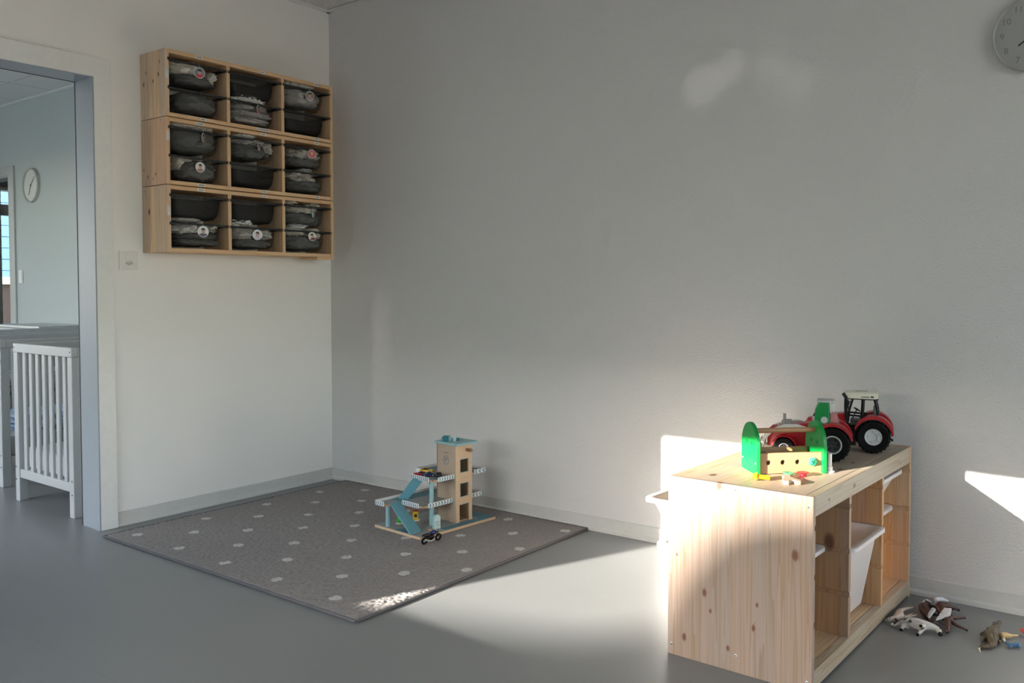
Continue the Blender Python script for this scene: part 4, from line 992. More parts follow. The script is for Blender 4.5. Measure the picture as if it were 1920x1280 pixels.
plank4('ramp', (.026, .118, Z1+.0105), (.078, .135, Z1+.0105), (.176, .142, Z2+.006), (.122, .122, Z2+.006), .007, M_GT)
# lift tower
TX0, TX1, TY0, TY1, TZ1 = .140, .264, .252, .350, .362
def trect(y0, y1, z0, z1): return [(y0, z0), (y1, z0), (y1, z1), (y0, z1)]
WINS = [(.026, .074, .238, .295), (.026, .074, .127, .186)]
fr_out = [(TY0, .0118), (TY0+.021, .0118), (TY0+.021, .090), (TY0+.078, .090), (TY0+.078, .0118), (TY1, .0118), (TY1, TZ1), (TY0, TZ1)]
bm = new(); slab_hole(bm, fr_out, [trect(TY0+a, TY0+b, c, d_) for a, b, c, d_ in WINS], TX1-.006, TX1, RM); fp = obj('tower_front', bm, M_GW, ga, bevel=.0006)
bm = new(); bx(bm, TX0, TX1-.0062, TY0, TY0+.006, .0118, TZ1); tl = obj('tower_side', bm, mat('garage_plywood_shaded', (.47, .37, .28), .5), ga, bevel=.0006)  # shade on this tower side put into a darker plywood colour
bm = new(); bx(bm, TX0, TX1-.0062, TY1-.006, TY1, .0118, TZ1); obj('tower_side', bm, M_GW, ga, bevel=.0006)
bm = new(); bx(bm, TX0-.006, TX0-.0002, TY0, TY1, .0118, TZ1); obj('tower_back', bm, mat('garage_back_board', (.34, .20, .10), .6), ga)
def frame_print(y0, y1, z0, z1, open_=False):
    bm = new(); w_ = .0022
    for (a, b, c, d_) in ((y0-w_, y0, z0, z1), (y1, y1+w_, z0, z1), (y0-w_, y1+w_, z1, z1+w_)) + (() if open_ else ((y0-w_, y1+w_, z0-w_, z0),)): bx(bm, TX1, TX1+.0003, a, b, c, d_)
    obj('opening_frame', bm, M_GT, fp)
for a, b, c, d_ in WINS: frame_print(TY0+a, TY0+b, c, d_)
frame_print(TY0+.021, TY0+.078, .0118, .090, True)
bm = new(); bx(bm, TX0+.012, TX1-.010, TY0+.012, TY1-.012, .0125, .0165); obj('lift_floor', bm, M_GW, ga, bevel=.0008)
bm = new()
for i in range(32):
    pass
tube(bm, [(.197+.0165*math.cos(a), TY0-.0002, .290+.0195*math.sin(a)) for a in [2*PI*i/36 for i in range(36)]], .0010, 4, True); obj('circle_print', bm, M_BLU, tl)
text('letter_print', 'P', .030, mat('print_blue', (.03, .15, .30), .5), tl, (.197, TY0-.0003, .290), (PI/2, 0, 0)); text('small_print', 'PARKING', .0075, mat('print_grey', (.16, .16, .16), .5), tl, (.197, TY0-.0003, .323), (PI/2, 0, 0))
bm = new(); bx(bm, .162, .176, TY0-.0003, TY0, .3225, .3231); bx(bm, .218, .232, TY0-.0003, TY0, .3225, .3231); obj('line_print', bm, MATS['print_grey'], tl)
text('small_print', 'CITY GARAGE', .006, mat('print_tan', (.42, .31, .22), .5), fp, (TX1+.0003, TY0+.049, .212), (PI/2, 0, PI/2))
bm = new(); bx(bm, .132, .283, TY0-.014, TY1+.022, TZ1+.0002, TZ1+.0105); rfg = obj('tower_roof', bm, M_GTL, ga, bevel=.003)
bm = new(); tube(bm, [(.215+.016*math.cos(a), .325+.016*math.sin(a), TZ1+.0107) for a in [2*PI*i/28 for i in range(28)]], .0006, 4, True); obj('helipad_circle', bm, M_GRD, rfg)
dowel((TX1-.002, TY0+.066, .336), (TX1+.032, TY0+.066, .336), .0078, 'crank_knob', mat('crank_wood', (.30, .17, .09), .5))
# arch shaped car wash sign on the base
def wl(x, y, z=0): 
    v = Matrix.Rotation(GA, 3, 'Z') @ Vector((x, y, z)); return Vector((.983+v.x, -.578+v.y, ZR+v.z))
ar = [(-.017, 0), (.017, 0)]+[(.017*math.cos(PI*i/12), .046+.017*math.sin(PI*i/12)) for i in range(13)]
for q_ in ((.262, .138, .0118),):
    s_ = thing('arch_sign', 'pale mint arched car wash board at front of toy garage', 'sign', tuple(wl(*q_)), GA+PI/2-.15)
    bm = new(); prism(bm, ar, -.004, .012, 'y'); b_ = obj('board', bm, M_GTL, s_, bevel=.001)
    bm = new(); prism(bm, [(p[0]*.86, p[1]*.93+.002) for p in ar], -.0045, -.004, 'y'); obj('board_face', bm, M_MINTP, b_)
    text('lettering', 'CAR', .011, MATS['print_grey'], b_, (0, -.0047, .016), (PI/2, 0, 0)); text('lettering', 'WASH', .0075, MATS['print_grey'], b_, (0, -.0047, .026), (PI/2, 0, 0))
    bm = new(); bx(bm, -.012, .012, -.0048, -.0045, .0315, .0328); bx(bm, -.010, .010, -.0048, -.0045, .0065, .0073); obj('line_print', bm, M_TEALP, b_)
bm = new(); a_ = wl(.262, .090, .0118+.0048); lathe(bm, [(0, 0), (.0046, 0), (.0048, .001), (.0048, .018), (.0046, .019), (0, .019)], a_, (.9, .25, 0), 16); tag(obj('loose_dowel', bm, M_BEECH, smooth=True, angle=30), 'short wooden dowel lying beside the arched sign', 'dowel')
# fuel pump
c_ = wl(.086, .165, .0118); fpmp = thing('fuel_pump', 'yellow toy petrol pump on white foot under first deck', 'petrol pump', tuple(c_), GA+.9)
bm = new(); prism(bm, circ(0, 0, .019, 20), 0, .0055); obj('foot', bm, mat('cream_paint', (.72, .68, .58), .5), fpmp, bevel=.001)
bm = new(); bx(bm, -.012, .012, -.008, .008, .0055, .042); obj('pump_body', bm, mat('pump_yellow', (.80, .55, .01), .45), fpmp, bevel=.0015)
bm = new(); bx(bm, -.0125, .0125, -.0085, .0085, .042, .048); obj('pump_top', bm, M_TRED, fpmp, bevel=.0015)
bm = new(); bx(bm, -.006, .006, -.0086, -.0078, .016, .030); obj('pump_window', bm, M_DGREY, fpmp)
c_ = wl(.072, .082, .0118); fg = thing('toy_peg_tree', 'green wooden peg tree on white foot behind the lower ramp', 'toy tree', tuple(c_), GA)
bm = new(); prism(bm, circ(0, 0, .016, 20), 0, .005); obj('foot', bm, MATS['cream_paint'], fg, bevel=.001)
bm = new(); lathe(bm, [(0, .005), (.010, .005), (.012, .012), (.010, .028), (.006, .038), (0, .042)], (0, 0, 0), (0, 0, 1), 16); obj('crown', bm, mat('leaf_green_paint', (.04, .38, .04), .45), fg, smooth=True)
c_ = wl(.10, .125, .0118); lp = thing('signpost', 'small wooden signpost with red top under the first deck', 'signpost', tuple(c_), GA)
bm = new(); cyl(bm, (0, 0, 0), (0, 0, .072), .0028, n=10); obj('pole', bm, M_BEECH, lp, smooth=True, angle=30)
bm = new(); prism(bm, circ(0, .078, .010, 18), -.002, .002, 'y'); obj('disc', bm, M_TRED, lp)
# teal block vehicles on the tower roof
c_ = wl(.190, .262, TZ1+.0108); hv = thing('teal_block', 'ridged petrol blue wooden block on the tower roof', 'toy block', tuple(c_), GA+.35)
bm = new(); bx(bm, -.015, .015, -.010, .010, 0, .010); bx(bm, -.016, .016, -.011, .011, .0105, .0175); bx(bm, -.0145, .0145, -.0095, .0095, .018, .0255); obj('block_body', bm, M_TEALP, hv, bevel=.001)
bm = new(); bx(bm, .0155, .0185, -.009, .009, .001, .024); obj('block_side', bm, M_GTL, hv, bevel=.001)
c_ = wl(.212, .292, TZ1+.0108); bm = new(); lathe(bm, [(0, 0), (.007, 0), (.0085, .018), (0, .018)], c_, (0, 0, 1), 14); tag(obj('mint_cup', bm, M_MINTP, smooth=True, angle=30), 'pale mint toy cup on the tower roof', 'cup')
c_ = wl(.205, .312, TZ1+.0108); bm = new(); bx(bm, -.010, .010, -.008, .008, 0, .012); o = tag(obj('dark_teal_block', bm, M_TEALP, bevel=.002, loc=c_), 'small dark petrol block at back of tower roof', 'toy block'); o.rotation_euler = (0, 0, -.3)
c_ = wl(.150, .283, TZ1+.0108); bm = new(); bx(bm, -.012, .012, -.006, .006, 0, .013); o = tag(obj('teal_flat_block', bm, M_GT, bevel=.002, loc=c_), 'teal wooden block half hidden behind ridged block', 'toy block'); o.rotation_euler = (0, 0, -.2)
# toy cars
M_GLS = mat('car_dark_glass', (.01, .012, .015), .15)
def car(name, label, c, rz, L, W_, m, group='toy cars on the upper deck'):
    t = thing(name, label, 'toy car', tuple(c), rz, group); h = L*.30; hw = W_/2
    def sec(x, z0, z1, w_): return (x*L, [(-w_, z0*L), (w_, z0*L), (w_, z1*L*.75), (w_*.88, z1*L), (-w_*.88, z1*L), (-w_, z1*L*.75)])
    bm = new(); lofted(bm, [sec(-.5, .08, .13, hw*.80), sec(-.47, .055, .17, hw*.94), (sec(-.25, .05, .20, hw)), sec(0, .05, .195, hw), sec(.28, .05, .20, hw), sec(.46, .055, .19, hw*.95), sec(.5, .08, .15, hw*.86)])
    obj('car_body', bm, m, t, smooth=True, angle=40, bevel=.0006)
    bm = new(); lofted(bm, [(-.20*L, [(-hw*.86, .19*L), (hw*.86, .19*L), (hw*.80, .20*L), (-hw*.80, .20*L)]), (-.05*L, [(-hw*.86, .19*L), (hw*.86, .19*L), (hw*.66, .285*L), (-hw*.66, .285*L)]), (.16*L, [(-hw*.86, .19*L), (hw*.86, .19*L), (hw*.64, .29*L), (-hw*.64, .29*L)]), (.36*L, [(-hw*.86, .185*L), (hw*.86, .185*L), (hw*.78, .20*L), (-hw*.78, .20*L)])])
    obj('cabin_glass', bm, M_GLS, t, smooth=True, angle=30)
    bm = new(); lofted(bm, [(-.05*L, [(-hw*.64, .283*L), (hw*.64, .283*L), (hw*.60, .298*L), (-hw*.60, .298*L)]), (.17*L, [(-hw*.64, .285*L), (hw*.64, .285*L), (hw*.58, .30*L), (-hw*.58, .30*L)])]); obj('roof', bm, m, t, bevel=.0006)
    for (x, s) in ((-.30, -1), (-.30, 1), (.31, -1), (.31, 1)):
        bm = new(); cyl(bm, (x*L, s*hw*.78, .085*L), (x*L, s*hw*1.01, .085*L), .085*L, n=18); w_ = obj('wheel', bm, M_TYRE, t, smooth=True, angle=30)
        bm = new(); cyl(bm, (x*L, s*hw*1.01, .085*L), (x*L, s*hw*1.03, .085*L), .045*L, n=12); obj('hubcap', bm, M_SILV, w_)
    return t
zd = Z2+.0090
car('toy_car', 'yellow toy sports car beside the tower on upper deck', wl(.085, .235, zd), GA-2.75, .066, .030, mat('car_yellow', (.72, .42, .01), .25))
car('toy_car', 'red toy car nearest the left railing of upper deck', wl(.118, .168, zd), GA+.95, .062, .029, mat('car_red', (.45, .01, .02), .25))
car('toy_car', 'dark blue toy car between red and black cars', wl(.158, .182, zd), GA+.85, .064, .030, mat('car_blue', (.012, .018, .10), .25))
car('toy_car', 'black toy car with white nose stripes at front corner of upper deck', wl(.200, .205, zd), GA+2.4, .064, .030, mat('car_black', (.008, .009, .012), .2))
bm = new(); v = wl(.213, .183, zd+.011)
# motorbike
mb = thing('toy_motorbike', 'black toy motorbike with blue tank leaning by the garage base', 'toy motorbike', (1.352, -.640, ZR+.001), PI/2-.08)
def bw(x):
    bm = new(); tube(bm, [(x+.0125*math.cos(a), 0, .016+.0125*math.sin(a)) for a in [2*PI*i/24 for i in range(24)]], .0042, 8, True); w_ = obj('wheel', bm, M_TYRE, mb, smooth=True)
    bm = new(); 
    for i in range(6):
        a = PI*i/3; tube(bm, [(x, 0, .016), (x+.010*math.cos(a), 0, .016+.010*math.sin(a))], .0009, 5)
    cyl(bm, (x, -.003, .016), (x, .003, .016), .004, n=12); obj('spokes', bm, M_SILV, w_)
bw(0); bw(.076)
bm = new(); tube(bm, [(0, 0, .018), (.020, 0, .026), (.045, 0, .034), (.060, 0, .042)], [.003, .006, .006, .004], 8); ball(bm, (.036, 0, .024), .0125, 12, (1.25, .75, 1)); ball(bm, (.012, 0, .034), .007, 10, (1.6, .7, .8)); obj('engine_frame', bm, M_BLACK, mb, smooth=True)
bm = new(); ball(bm, (.042, 0, .043), .011, 14, (1.3, .75, .8)); obj('fuel_tank', bm, mat('bike_blue', (.01, .02, .14), .25), mb, smooth=True)
bm = new(); tube(bm, [(-.014, 0, .042), (.004, 0, .040), (.026, 0, .038)], [.004, .007, .007], 8); obj('saddle', bm, M_BLACK, mb, smooth=True)
bm = new(); tube(bm, [(.076, .005, .016), (.062, .005, .046)], .0018, 6); tube(bm, [(.076, -.005, .016), (.062, -.005, .046)], .0018, 6); obj('fork', bm, M_BLACK, mb, smooth=True)
bm = new(); tube(bm, [(.055, -.018, .056), (.062, -.008, .050), (.062, .008, .050), (.055, .018, .056)], .0016, 6); tube(bm, [(.058, -.017, .054), (.064, -.018, .066)], .0008, 5); tube(bm, [(.06, .0, .05), (.07, -.004, .062)], .001, 5); obj('handlebar', bm, M_SILV, mb, smooth=True)
bm = new(); tube(bm, [(.048, -.010, .020), (.030, -.012, .014), (.010, -.012, .018), (-.006, -.012, .026)], [.002, .0025, .003, .0034], 8); obj('exhaust_pipe', bm, M_SILV, mb, smooth=True)
bm = new(); ball(bm, (.070, 0, .046), .0055, 10); obj('headlamp', bm, M_DGREY, mb, smooth=True)
mb.rotation_euler = (0.16, 0, PI/2-.08)
# ---------------------------------------------------------------- clocks, socket, switch
M_CLK = mat('clock_face_grey', (.38, .385, .375), .4); M_CLKR = mat('clock_rim', (.42, .42, .41), .35); M_NUM = mat('clock_numeral', (.20, .21, .21), .6); M_HAND = mat('clock_hand', (.03, .03, .035), .5)
def clock(c, r, label, numerals, h1, h2, m_face, rimw, m_rim=None):
    t = thing('wall_clock', label, 'clock', c, 0)
    bm = new(); lathe(bm, [(0, 0), (r, 0), (r, .022), (r-rimw*.4, .026), (r-rimw, .020), (r-rimw*1.2, .012)], (0, 0, 0), (0, -1, 0), 64); obj('rim', bm, m_rim or M_CLKR, t, smooth=True, angle=30)
    bm = new(); cyl(bm, (0, 0, 0), (0, -.0125, 0), r-rimw*1.1, n=64); f = obj('face', bm, m_face, t)
    for k in numerals:
        a = PI/2-k*PI/6; rr_ = r*.77
        text('numeral', str(k), r*.235, M_NUM, f, (rr_*math.cos(a), -.0128, rr_*math.sin(a)), (PI/2, 0, 0), .0001)
    for (ang, L, w_) in (h1, h2):
        R_ = Matrix.Rotation(-ang, 4, 'Y'); bm = new(); bx(bm, -w_, w_, -.0160, -.0150, -L*.12, L, Matrix.Rotation(ang, 4, 'Y')); obj('hand', bm, M_HAND, t)
    bm = new(); cyl(bm, (0, -.0125, 0), (0, -.0175, 0), r*.035, n=16); obj('hub', bm, M_HAND, t)
    return t
clock((3.480, -.0005, 1.904), .1228, 'large round pale grey wall clock at upper right', range(1, 13), (math.radians(232), .058, .0022), (math.radians(70), .085, .0016), M_CLK, .006)
clock((-3.690, -.0005, 1.918), .140, 'small round white clock on the nursery wall', [], (math.radians(205), .085, .0030), (math.radians(48), .100, .0022), mat('clock_face_cream', (.56, .59, .56), .5), .012, mat('clock_rim_cream', (.50, .51, .48), .45))
t = thing('wall_socket', 'white switch and socket plate beside wall frames', 'socket', (.0005, -1.1640, 1.2075), 0)
bm = new(); bx(bm, 0, .006, -.0435, .0435, -.0425, .0425); pl = obj('plate', bm, mat('socket_white', (.78, .765, .73), .35), t, bevel=.003)
bm = new(); bx(bm, .006, .0085, -.0155, .0225, .002, .0245); obj('switch_rocker', bm, MATS['socket_white'], t, bevel=.0012)
bm = new(); prism(bm, [(-.0165, -.012), (-.008, -.0215), (.014, -.0215), (.0215, -.012), (.014, -.0025), (-.008, -.0025)], .0061, .0064, 'x'); so = obj('socket_recess', bm, mat('socket_shade', (.58, .57, .54), .4), t)
bm = new()
for (y, z) in ((-.010, -.0115), (.010, -.0115), (-.0005, -.0165)): cyl(bm, (.0063, y, z), (.0068, y, z), .0021, n=10)
obj('pin_holes', bm, M_BLACK, so)
t = thing('light_switch', 'small white double switch beside nursery side door', 'switch', (-3.925, -.0005, 1.178), 0)
bm = new(); bx(bm, -.035, .035, -.007, 0, -.055, .055); obj('plate', bm, MATS['socket_white'], t, bevel=.002)
bm = new(); bx(bm, -.022, .022, -.010, -.007, .004, .045); bx(bm, -.022, .022, -.010, -.007, -.045, -.004); obj('rocker', bm, MATS['socket_white'], t, bevel=.0015)

# ---------------------------------------------------------------- nursery: cots and a low cabinet
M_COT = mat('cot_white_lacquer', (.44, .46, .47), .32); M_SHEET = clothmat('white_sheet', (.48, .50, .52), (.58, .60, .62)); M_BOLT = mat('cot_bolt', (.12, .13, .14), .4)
def cot(name_l, x0, x1, y0, y1, mz, group):
    t = thing('cot', name_l, 'cot', (x0, y0, 0), 0, group); W_, L_ = x1-x0, y1-y0; P = .045; ZT_ = .802
    for (x, y) in ((0, 0), (W_-P, 0), (0, L_-P), (W_-P, L_-P)):
        bm = new(); bx(bm, x, x+P, y, y+P, 0, ZT_-.0445); obj('leg', bm, M_COT, t, bevel=.003)
    for (a, b) in ((-.001, .030), (L_-.030, L_+.001)):
        bm = new(); bx(bm, 0, W_, a, b, ZT_-.044, ZT_); obj('end_rail', bm, M_COT, t, bevel=.003)
    for (a, b) in ((.004, .028), (L_-.028, L_-.004)):
        bm = new(); bx(bm, P, W_-P, a, b, .120, .164); obj('lower_end_rail', bm, M_COT, t, bevel=.003)
    for x in (.004, W_-.028):
        bm = new(); bx(bm, x, x+.024, .031, L_-.031, ZT_-.044, ZT_-.002); obj('side_rail', bm, M_COT, t, bevel=.003)
        bm = new(); bx(bm, x, x+.024, P, L_-P, .120, .164); obj('lower_side_rail', bm, M_COT, t, bevel=.003)
    n = 7
    for yy in (.008, L_-.024):
        for i in range(n):
            x = P+(W_-2*P)*(i+.75)/(n+.5); bm = new(); bx(bm, x-.016, x+.016, yy, yy+.014, .160, ZT_-.043); obj('slat', bm, M_COT, t, bevel=.004)
    n = 15
    for xx in (.009, W_-.023):
        for i in range(n):
            y = P+(L_-2*P)*(i+.75)/(n+.5); bm = new(); bx(bm, xx, xx+.014, y-.011, y+.011, .160, ZT_-.043); obj('slat', bm, M_COT, t, bevel=.003)
    bm = new()
    for x in (.012, W_-.016):
        for z in (.110, .175, ZT_-.02): cyl(bm, (x, -.0018, z), (x, -.0005, z), .005, n=8)
    obj('bolt_caps', bm, M_BOLT, t)
    bm = new(); bx(bm, .032, W_-.032, .033, L_-.033, mz-.04, mz); obj('base_slats', bm, M_COT, t)
    bm = new(); bx(bm, 0, W_-.074, 0, L_-.078, 0, .105)
    bmesh.ops.subdivide_edges(bm, edges=bm.edges[:], cuts=9, use_grid_fill=True)
    for v in bm.verts: v.co.z += noise.noise(v.co*7+Vector((x0, 0, 0)))*.008*(v.co.z > .02)
    tag(obj('mattress', bm, M_SHEET, smooth=True, bevel=.01, loc=(x0+.037, y0+.039, mz+.001)), 'white sheeted mattress inside the %s' % name_l, 'mattress')
    return t
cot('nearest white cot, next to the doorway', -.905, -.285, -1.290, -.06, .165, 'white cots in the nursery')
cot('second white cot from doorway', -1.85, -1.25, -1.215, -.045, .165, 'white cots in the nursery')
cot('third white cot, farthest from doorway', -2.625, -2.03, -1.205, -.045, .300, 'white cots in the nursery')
def duvet(c, s, seed, m, name, label):
    bm = new(); cloth(bm, (0, 0, 0), s, seed, .25, 3.5); return tag(obj(name, bm, m, smooth=True, angle=180, loc=c), label, 'bedding')
nt = emat('patterned_cotton'); c = nt.co(); v = nt.node('TexVoronoi'); v.inputs['Scale'].default_value = 22; nt.l.new(c, v.inputs['Vector'])
nt.color(nt.mix(nt.math('LESS_THAN', v.outputs['Distance'], .32), (.60, .64, .72), (.40, .22, .26))); nt.b.inputs['Roughness'].default_value = .95; M_PAT = nt.m
nt = emat('blue_star_cotton'); c = nt.co(); v = nt.node('TexVoronoi'); v.inputs['Scale'].default_value = 30; nt.l.new(c, v.inputs['Vector'])
nt.color(nt.mix(nt.math('LESS_THAN', v.outputs['Distance'], .22), (.46, .60, .80), (.10, .14, .22))); nt.b.inputs['Roughness'].default_value = .95; M_PAT2 = nt.m
duvet((-1.55, -.66, .315), (.22, .42, .055), 61, M_PAT2, 'blue_blanket', 'blue spotted blanket bunched up in the second cot')
duvet((-2.33, -.62, .465), (.22, .45, .07), 62, M_PAT, 'patterned_duvet', 'pale duvet with pink pattern in the third cot')
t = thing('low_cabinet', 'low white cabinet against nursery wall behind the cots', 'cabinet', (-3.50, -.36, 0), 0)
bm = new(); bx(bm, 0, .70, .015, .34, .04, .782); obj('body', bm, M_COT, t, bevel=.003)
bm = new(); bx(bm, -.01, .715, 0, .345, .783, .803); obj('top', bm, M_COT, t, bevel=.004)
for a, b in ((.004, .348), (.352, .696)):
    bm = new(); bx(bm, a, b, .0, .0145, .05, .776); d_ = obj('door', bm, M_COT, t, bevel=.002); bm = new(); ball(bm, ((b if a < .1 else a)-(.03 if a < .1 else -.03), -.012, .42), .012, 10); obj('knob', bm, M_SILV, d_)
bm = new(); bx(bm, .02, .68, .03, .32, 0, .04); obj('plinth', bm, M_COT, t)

# ---------------------------------------------------------------- toy animals on the floor
def skinned(name, verts, edges, mats_, parent=None, sub=2):
    """verts: (x,y,z,r). grows one continuous surface with Skin + Subdivision and bakes it"""
    me = bpy.data.meshes.new(name); me.from_pydata([v[:3] for v in verts], edges, []); o = bpy.data.objects.new(name, me); COL.objects.link(o)
    md = o.modifiers.new('skin', 'SKIN'); md.use_smooth_shade = True
    if not me.skin_vertices: 
        bm = bmesh.new(); bm.from_mesh(me); bm.verts.layers.skin.verify(); bm.to_mesh(me); bm.free()
    for i, sv in enumerate(me.skin_vertices[0].data):
        r = verts[i][3]; sv.radius = (r, r); sv.use_root = (i == 0)
    s = o.modifiers.new('sub', 'SUBSURF'); s.levels = sub; s.render_levels = sub
    dg = bpy.context.evaluated_depsgraph_get(); dg.update(); me2 = bpy.data.meshes.new_from_object(o.evaluated_get(dg)); bpy.data.objects.remove(o)
    for p in me2.polygons: p.use_smooth = True
    me2.materials.clear(); me2.materials.append(mats_); o = bpy.data.objects.new(name, me2); COL.objects.link(o)
    if parent: o.parent = parent
    return o
def lying(label, name, m, pts, legs, extra, cat='toy horse', hoof=None):
    """pts: spine [(x,y,z,r)], legs: (spine index, [(x,y,z,r)...]), extra(thing)"""
    ox, oy = pts[0][0], pts[0][1]
    t = thing(name, label, cat, (ox, oy, .0))
    V = [(p[0]-ox, p[1]-oy, p[2], p[3]) for p in pts]; E_ = [(i, i+1) for i in range(len(pts)-1)]; ends = []
    for (k, L) in legs:
        prev = k
        for p in L: V.append((p[0]-ox, p[1]-oy, p[2], p[3])); E_.append((prev, len(V)-1)); prev = len(V)-1
        ends.append((V[prev], V[prev-1] if len(L) > 1 else V[k]))
    skinned('body', V, E_, m, t)
    if hoof:
        for (a, b) in ends:
            bm = new(); d_ = (Vector(a[:3])-Vector(b[:3])).normalized(); pa = Vector(a[:3]); cyl(bm, pa-d_*.001, pa+d_*.005, a[3]*.95, a[3]*1.15, 12); obj('hoof', bm, hoof, t, smooth=True, angle=30)
    if extra: extra(t, lambda x, y, z: (x-ox, y-oy, z))
    return t
M_HW = mat('horse_white', (.62, .58, .53), .5); M_HB = mat('horse_brown', (.05, .013, .007), .38); M_HD = mat('horse_dark', (.02, .008, .007), .45); M_CRM = mat('foal_cream', (.48, .39, .33), .5); M_WING = mat('feather_white', (.72, .72, .75), .6)
def ex1(t, L):
    bm = new(); ball(bm, L(3.2965, -.3585, .0095), .0075, 12, (1, .9, .9)); obj('muzzle', bm, M_BLACK, t, smooth=True)
    for (x, y, z) in ((3.2925, -.3445, .0225),): bm = new(); ball(bm, L(x, y, z), .0020, 8); obj('eye', bm, M_BLACK, t, smooth=True)
    bm = new(); cyl(bm, L(3.283, -.330, .028), L(3.274, -.340, .037), .0042, .0012, 10); obj('ear', bm, M_HD, t, smooth=True)
    bm = new(); tube(bm, [L(3.186, -.349, .025), L(3.174, -.357, .016), L(3.160, -.366, .006)], [.004, .005, .002], 8); obj('tail', bm, M_HW, t, smooth=True)
lying('white toy horse lying with black hooves and muzzle on floor', 'toy_horse', M_HW,
      [(3.189, -.350, .022, .014), (3.205, -.349, .024, .0175), (3.225, -.347, .024, .017), (3.247, -.343, .023, .0165), (3.265, -.339, .021, .012), (3.279, -.337, .017, .0095), (3.289, -.342, .0135, .0095), (3.2955, -.355, .0095, .0065)],
      [(0, [(3.190, -.366, .012, .006), (3.187, -.380, .0055, .004)]), (1, [(3.200, -.362, .030, .0065), (3.209, -.372, .034, .004)]), (3, [(3.244, -.372, .010, .006), (3.239, -.390, .0055, .0042)]), (3, [(3.249, -.368, .026, .006), (3.246, -.381, .030, .004)])], ex1, hoof=M_BLACK)
def ex2(t, L):
    bm = new(); ball(bm, L(3.1445, -.3475, .0235), .0016, 8); obj('eye', bm, M_BLACK, t, smooth=True)
    bm = new(); ball(bm, L(3.1335, -.3515, .012), .0062, 10); obj('muzzle', bm, mat('muzzle_grey', (.22, .19, .17), .5), t, smooth=True)
    bm = new(); tube(bm, [L(3.158, -.340, .020), L(3.168, -.345, .016), L(3.158, -.353, .008)], [.004, .004, .003], 8); obj('mane', bm, M_HD, t, smooth=True)
    bm = new(); ball(bm, L(3.1535, -.358, .0062), .0055, 10, (.8, 1.3, .9)); obj('ear', bm, mat('ear_cream', (.66, .62, .48), .5), t, smooth=True)
lying('small cream toy foal lying against the pine unit', 'toy_foal', M_CRM,
      [(3.148, -.262, .017, .011), (3.154, -.278, .018, .013), (3.158, -.300, .018, .0125), (3.157, -.318, .017, .010), (3.150, -.334, .016, .0085), (3.1415, -.344, .0155, .0085), (3.1345, -.350, .012, .0058)],
      [(0, [(3.158, -.235, .020, .005), (3.177, -.184, .014, .003)]), (0, [(3.150, -.225, .012, .005), (3.166, -.176, .008, .003)]), (2, [(3.175, -.285, .012, .005), (3.197, -.236, .009, .003)]), (2, [(3.172, -.270, .008, .004), (3.184, -.214, .006, .003)])], ex2, cat='toy foal', hoof=mat('hoof_tan', (.35, .22, .15), .5))
def wing(t, pts, L, name='wing'):
    bm = new(); P = [Vector(L(*p)) for p in pts]; c_ = sum(P, Vector())/len(P); nrm = (P[1]-P[0]).cross(P[2]-P[0]).normalized()
    if nrm.z < 0: nrm = -nrm
    ring = []
    n = len(P); out = []
    for i in range(n):
        a, b = P[i], P[(i+1) % n]; k = 3
        for j in range(k): f = j/k; p = a.lerp(b, f); out.append(p+(p-c_).normalized()*(.0012 if j == 1 else 0))
    T = [bm.verts.new(p+nrm*.0022) for p in out]; B = [bm.verts.new(p-nrm*.0022) for p in out]; ct = bm.verts.new(c_+nrm*.0045); cb = bm.verts.new(c_-nrm*.0045); m_ = len(out)
    for i in range(m_): _face(bm, [T[i], T[(i+1) % m_], ct]); _face(bm, [B[(i+1) % m_], B[i], cb]); _face(bm, [T[i], B[i], B[(i+1) % m_], T[(i+1) % m_]])
    w_ = obj(name, bm, M_WING, t, smooth=True, angle=50)
    bm = new()
    for i in range(9):
        f = .2+.6*(i % 3)/2; g = .25+.5*(i//3)/2; p = P[0].lerp(P[1], f).lerp(P[3].lerp(P[2], f), g)+nrm*.0040; d_ = (P[2]-P[1]).normalized(); tube(bm, [p, p+d_*.006], .0006, 4)
    obj('feather_lines', bm, mat('feather_shade', (.35, .35, .38), .6), w_)
def ex3(t, L):
    wing(t, [(3.255, -.232, .040), (3.243, -.213, .036), (3.232, -.243, .018), (3.242, -.262, .016)], L)
    bm = new(); tube(bm, [L(3.200, -.158, .026), L(3.203, -.118, .022), L(3.209, -.088, .012)], [.005, .007, .003], 8); obj('tail', bm, M_WING, t, smooth=True)
    bm = new(); ball(bm, L(3.2555, -.255, .020), .001, 6); bm.free()
lying('brown winged toy horse with white tail lying nearest the wall', 'toy_winged_horse', M_HB,
      [(3.204, -.170, .022, .015), (3.207, -.190, .023, .018), (3.216, -.210, .022, .016), (3.226, -.228, .019, .013), (3.238, -.243, .014, .009), (3.246, -.257, .011, .008), (3.252, -.272, .008, .005)],
      [(0, [(3.220, -.155, .020, .007), (3.240, -.135, .014, .004)]), (2, [(3.236, -.205, .012, .006), (3.256, -.190, .007, .0035)])], ex3, cat='toy horse', hoof=M_BLACK)
def ex4(t, L):
    wing(t, [(3.304, -.262, .040), (3.301, -.222, .048), (3.280, -.226, .046), (3.268, -.287, .024)], L)
    bm = new(); tube(bm, [L(3.240, -.150, .038), L(3.234, -.125, .036), L(3.242, -.080, .026), L(3.254, -.045, .012)], [.006, .008, .007, .003], 10); obj('mane_tail', bm, M_WING, t, smooth=True)
    bm = new(); ball(bm, L(3.3105, -.336, .0155), .0018, 8); obj('eye', bm, M_WING, t, smooth=True)
    bm = new(); cyl(bm, L(3.296, -.310, .026), L(3.288, -.312, .036), .004, .0012, 8); obj('ear', bm, M_HD, t, smooth=True)
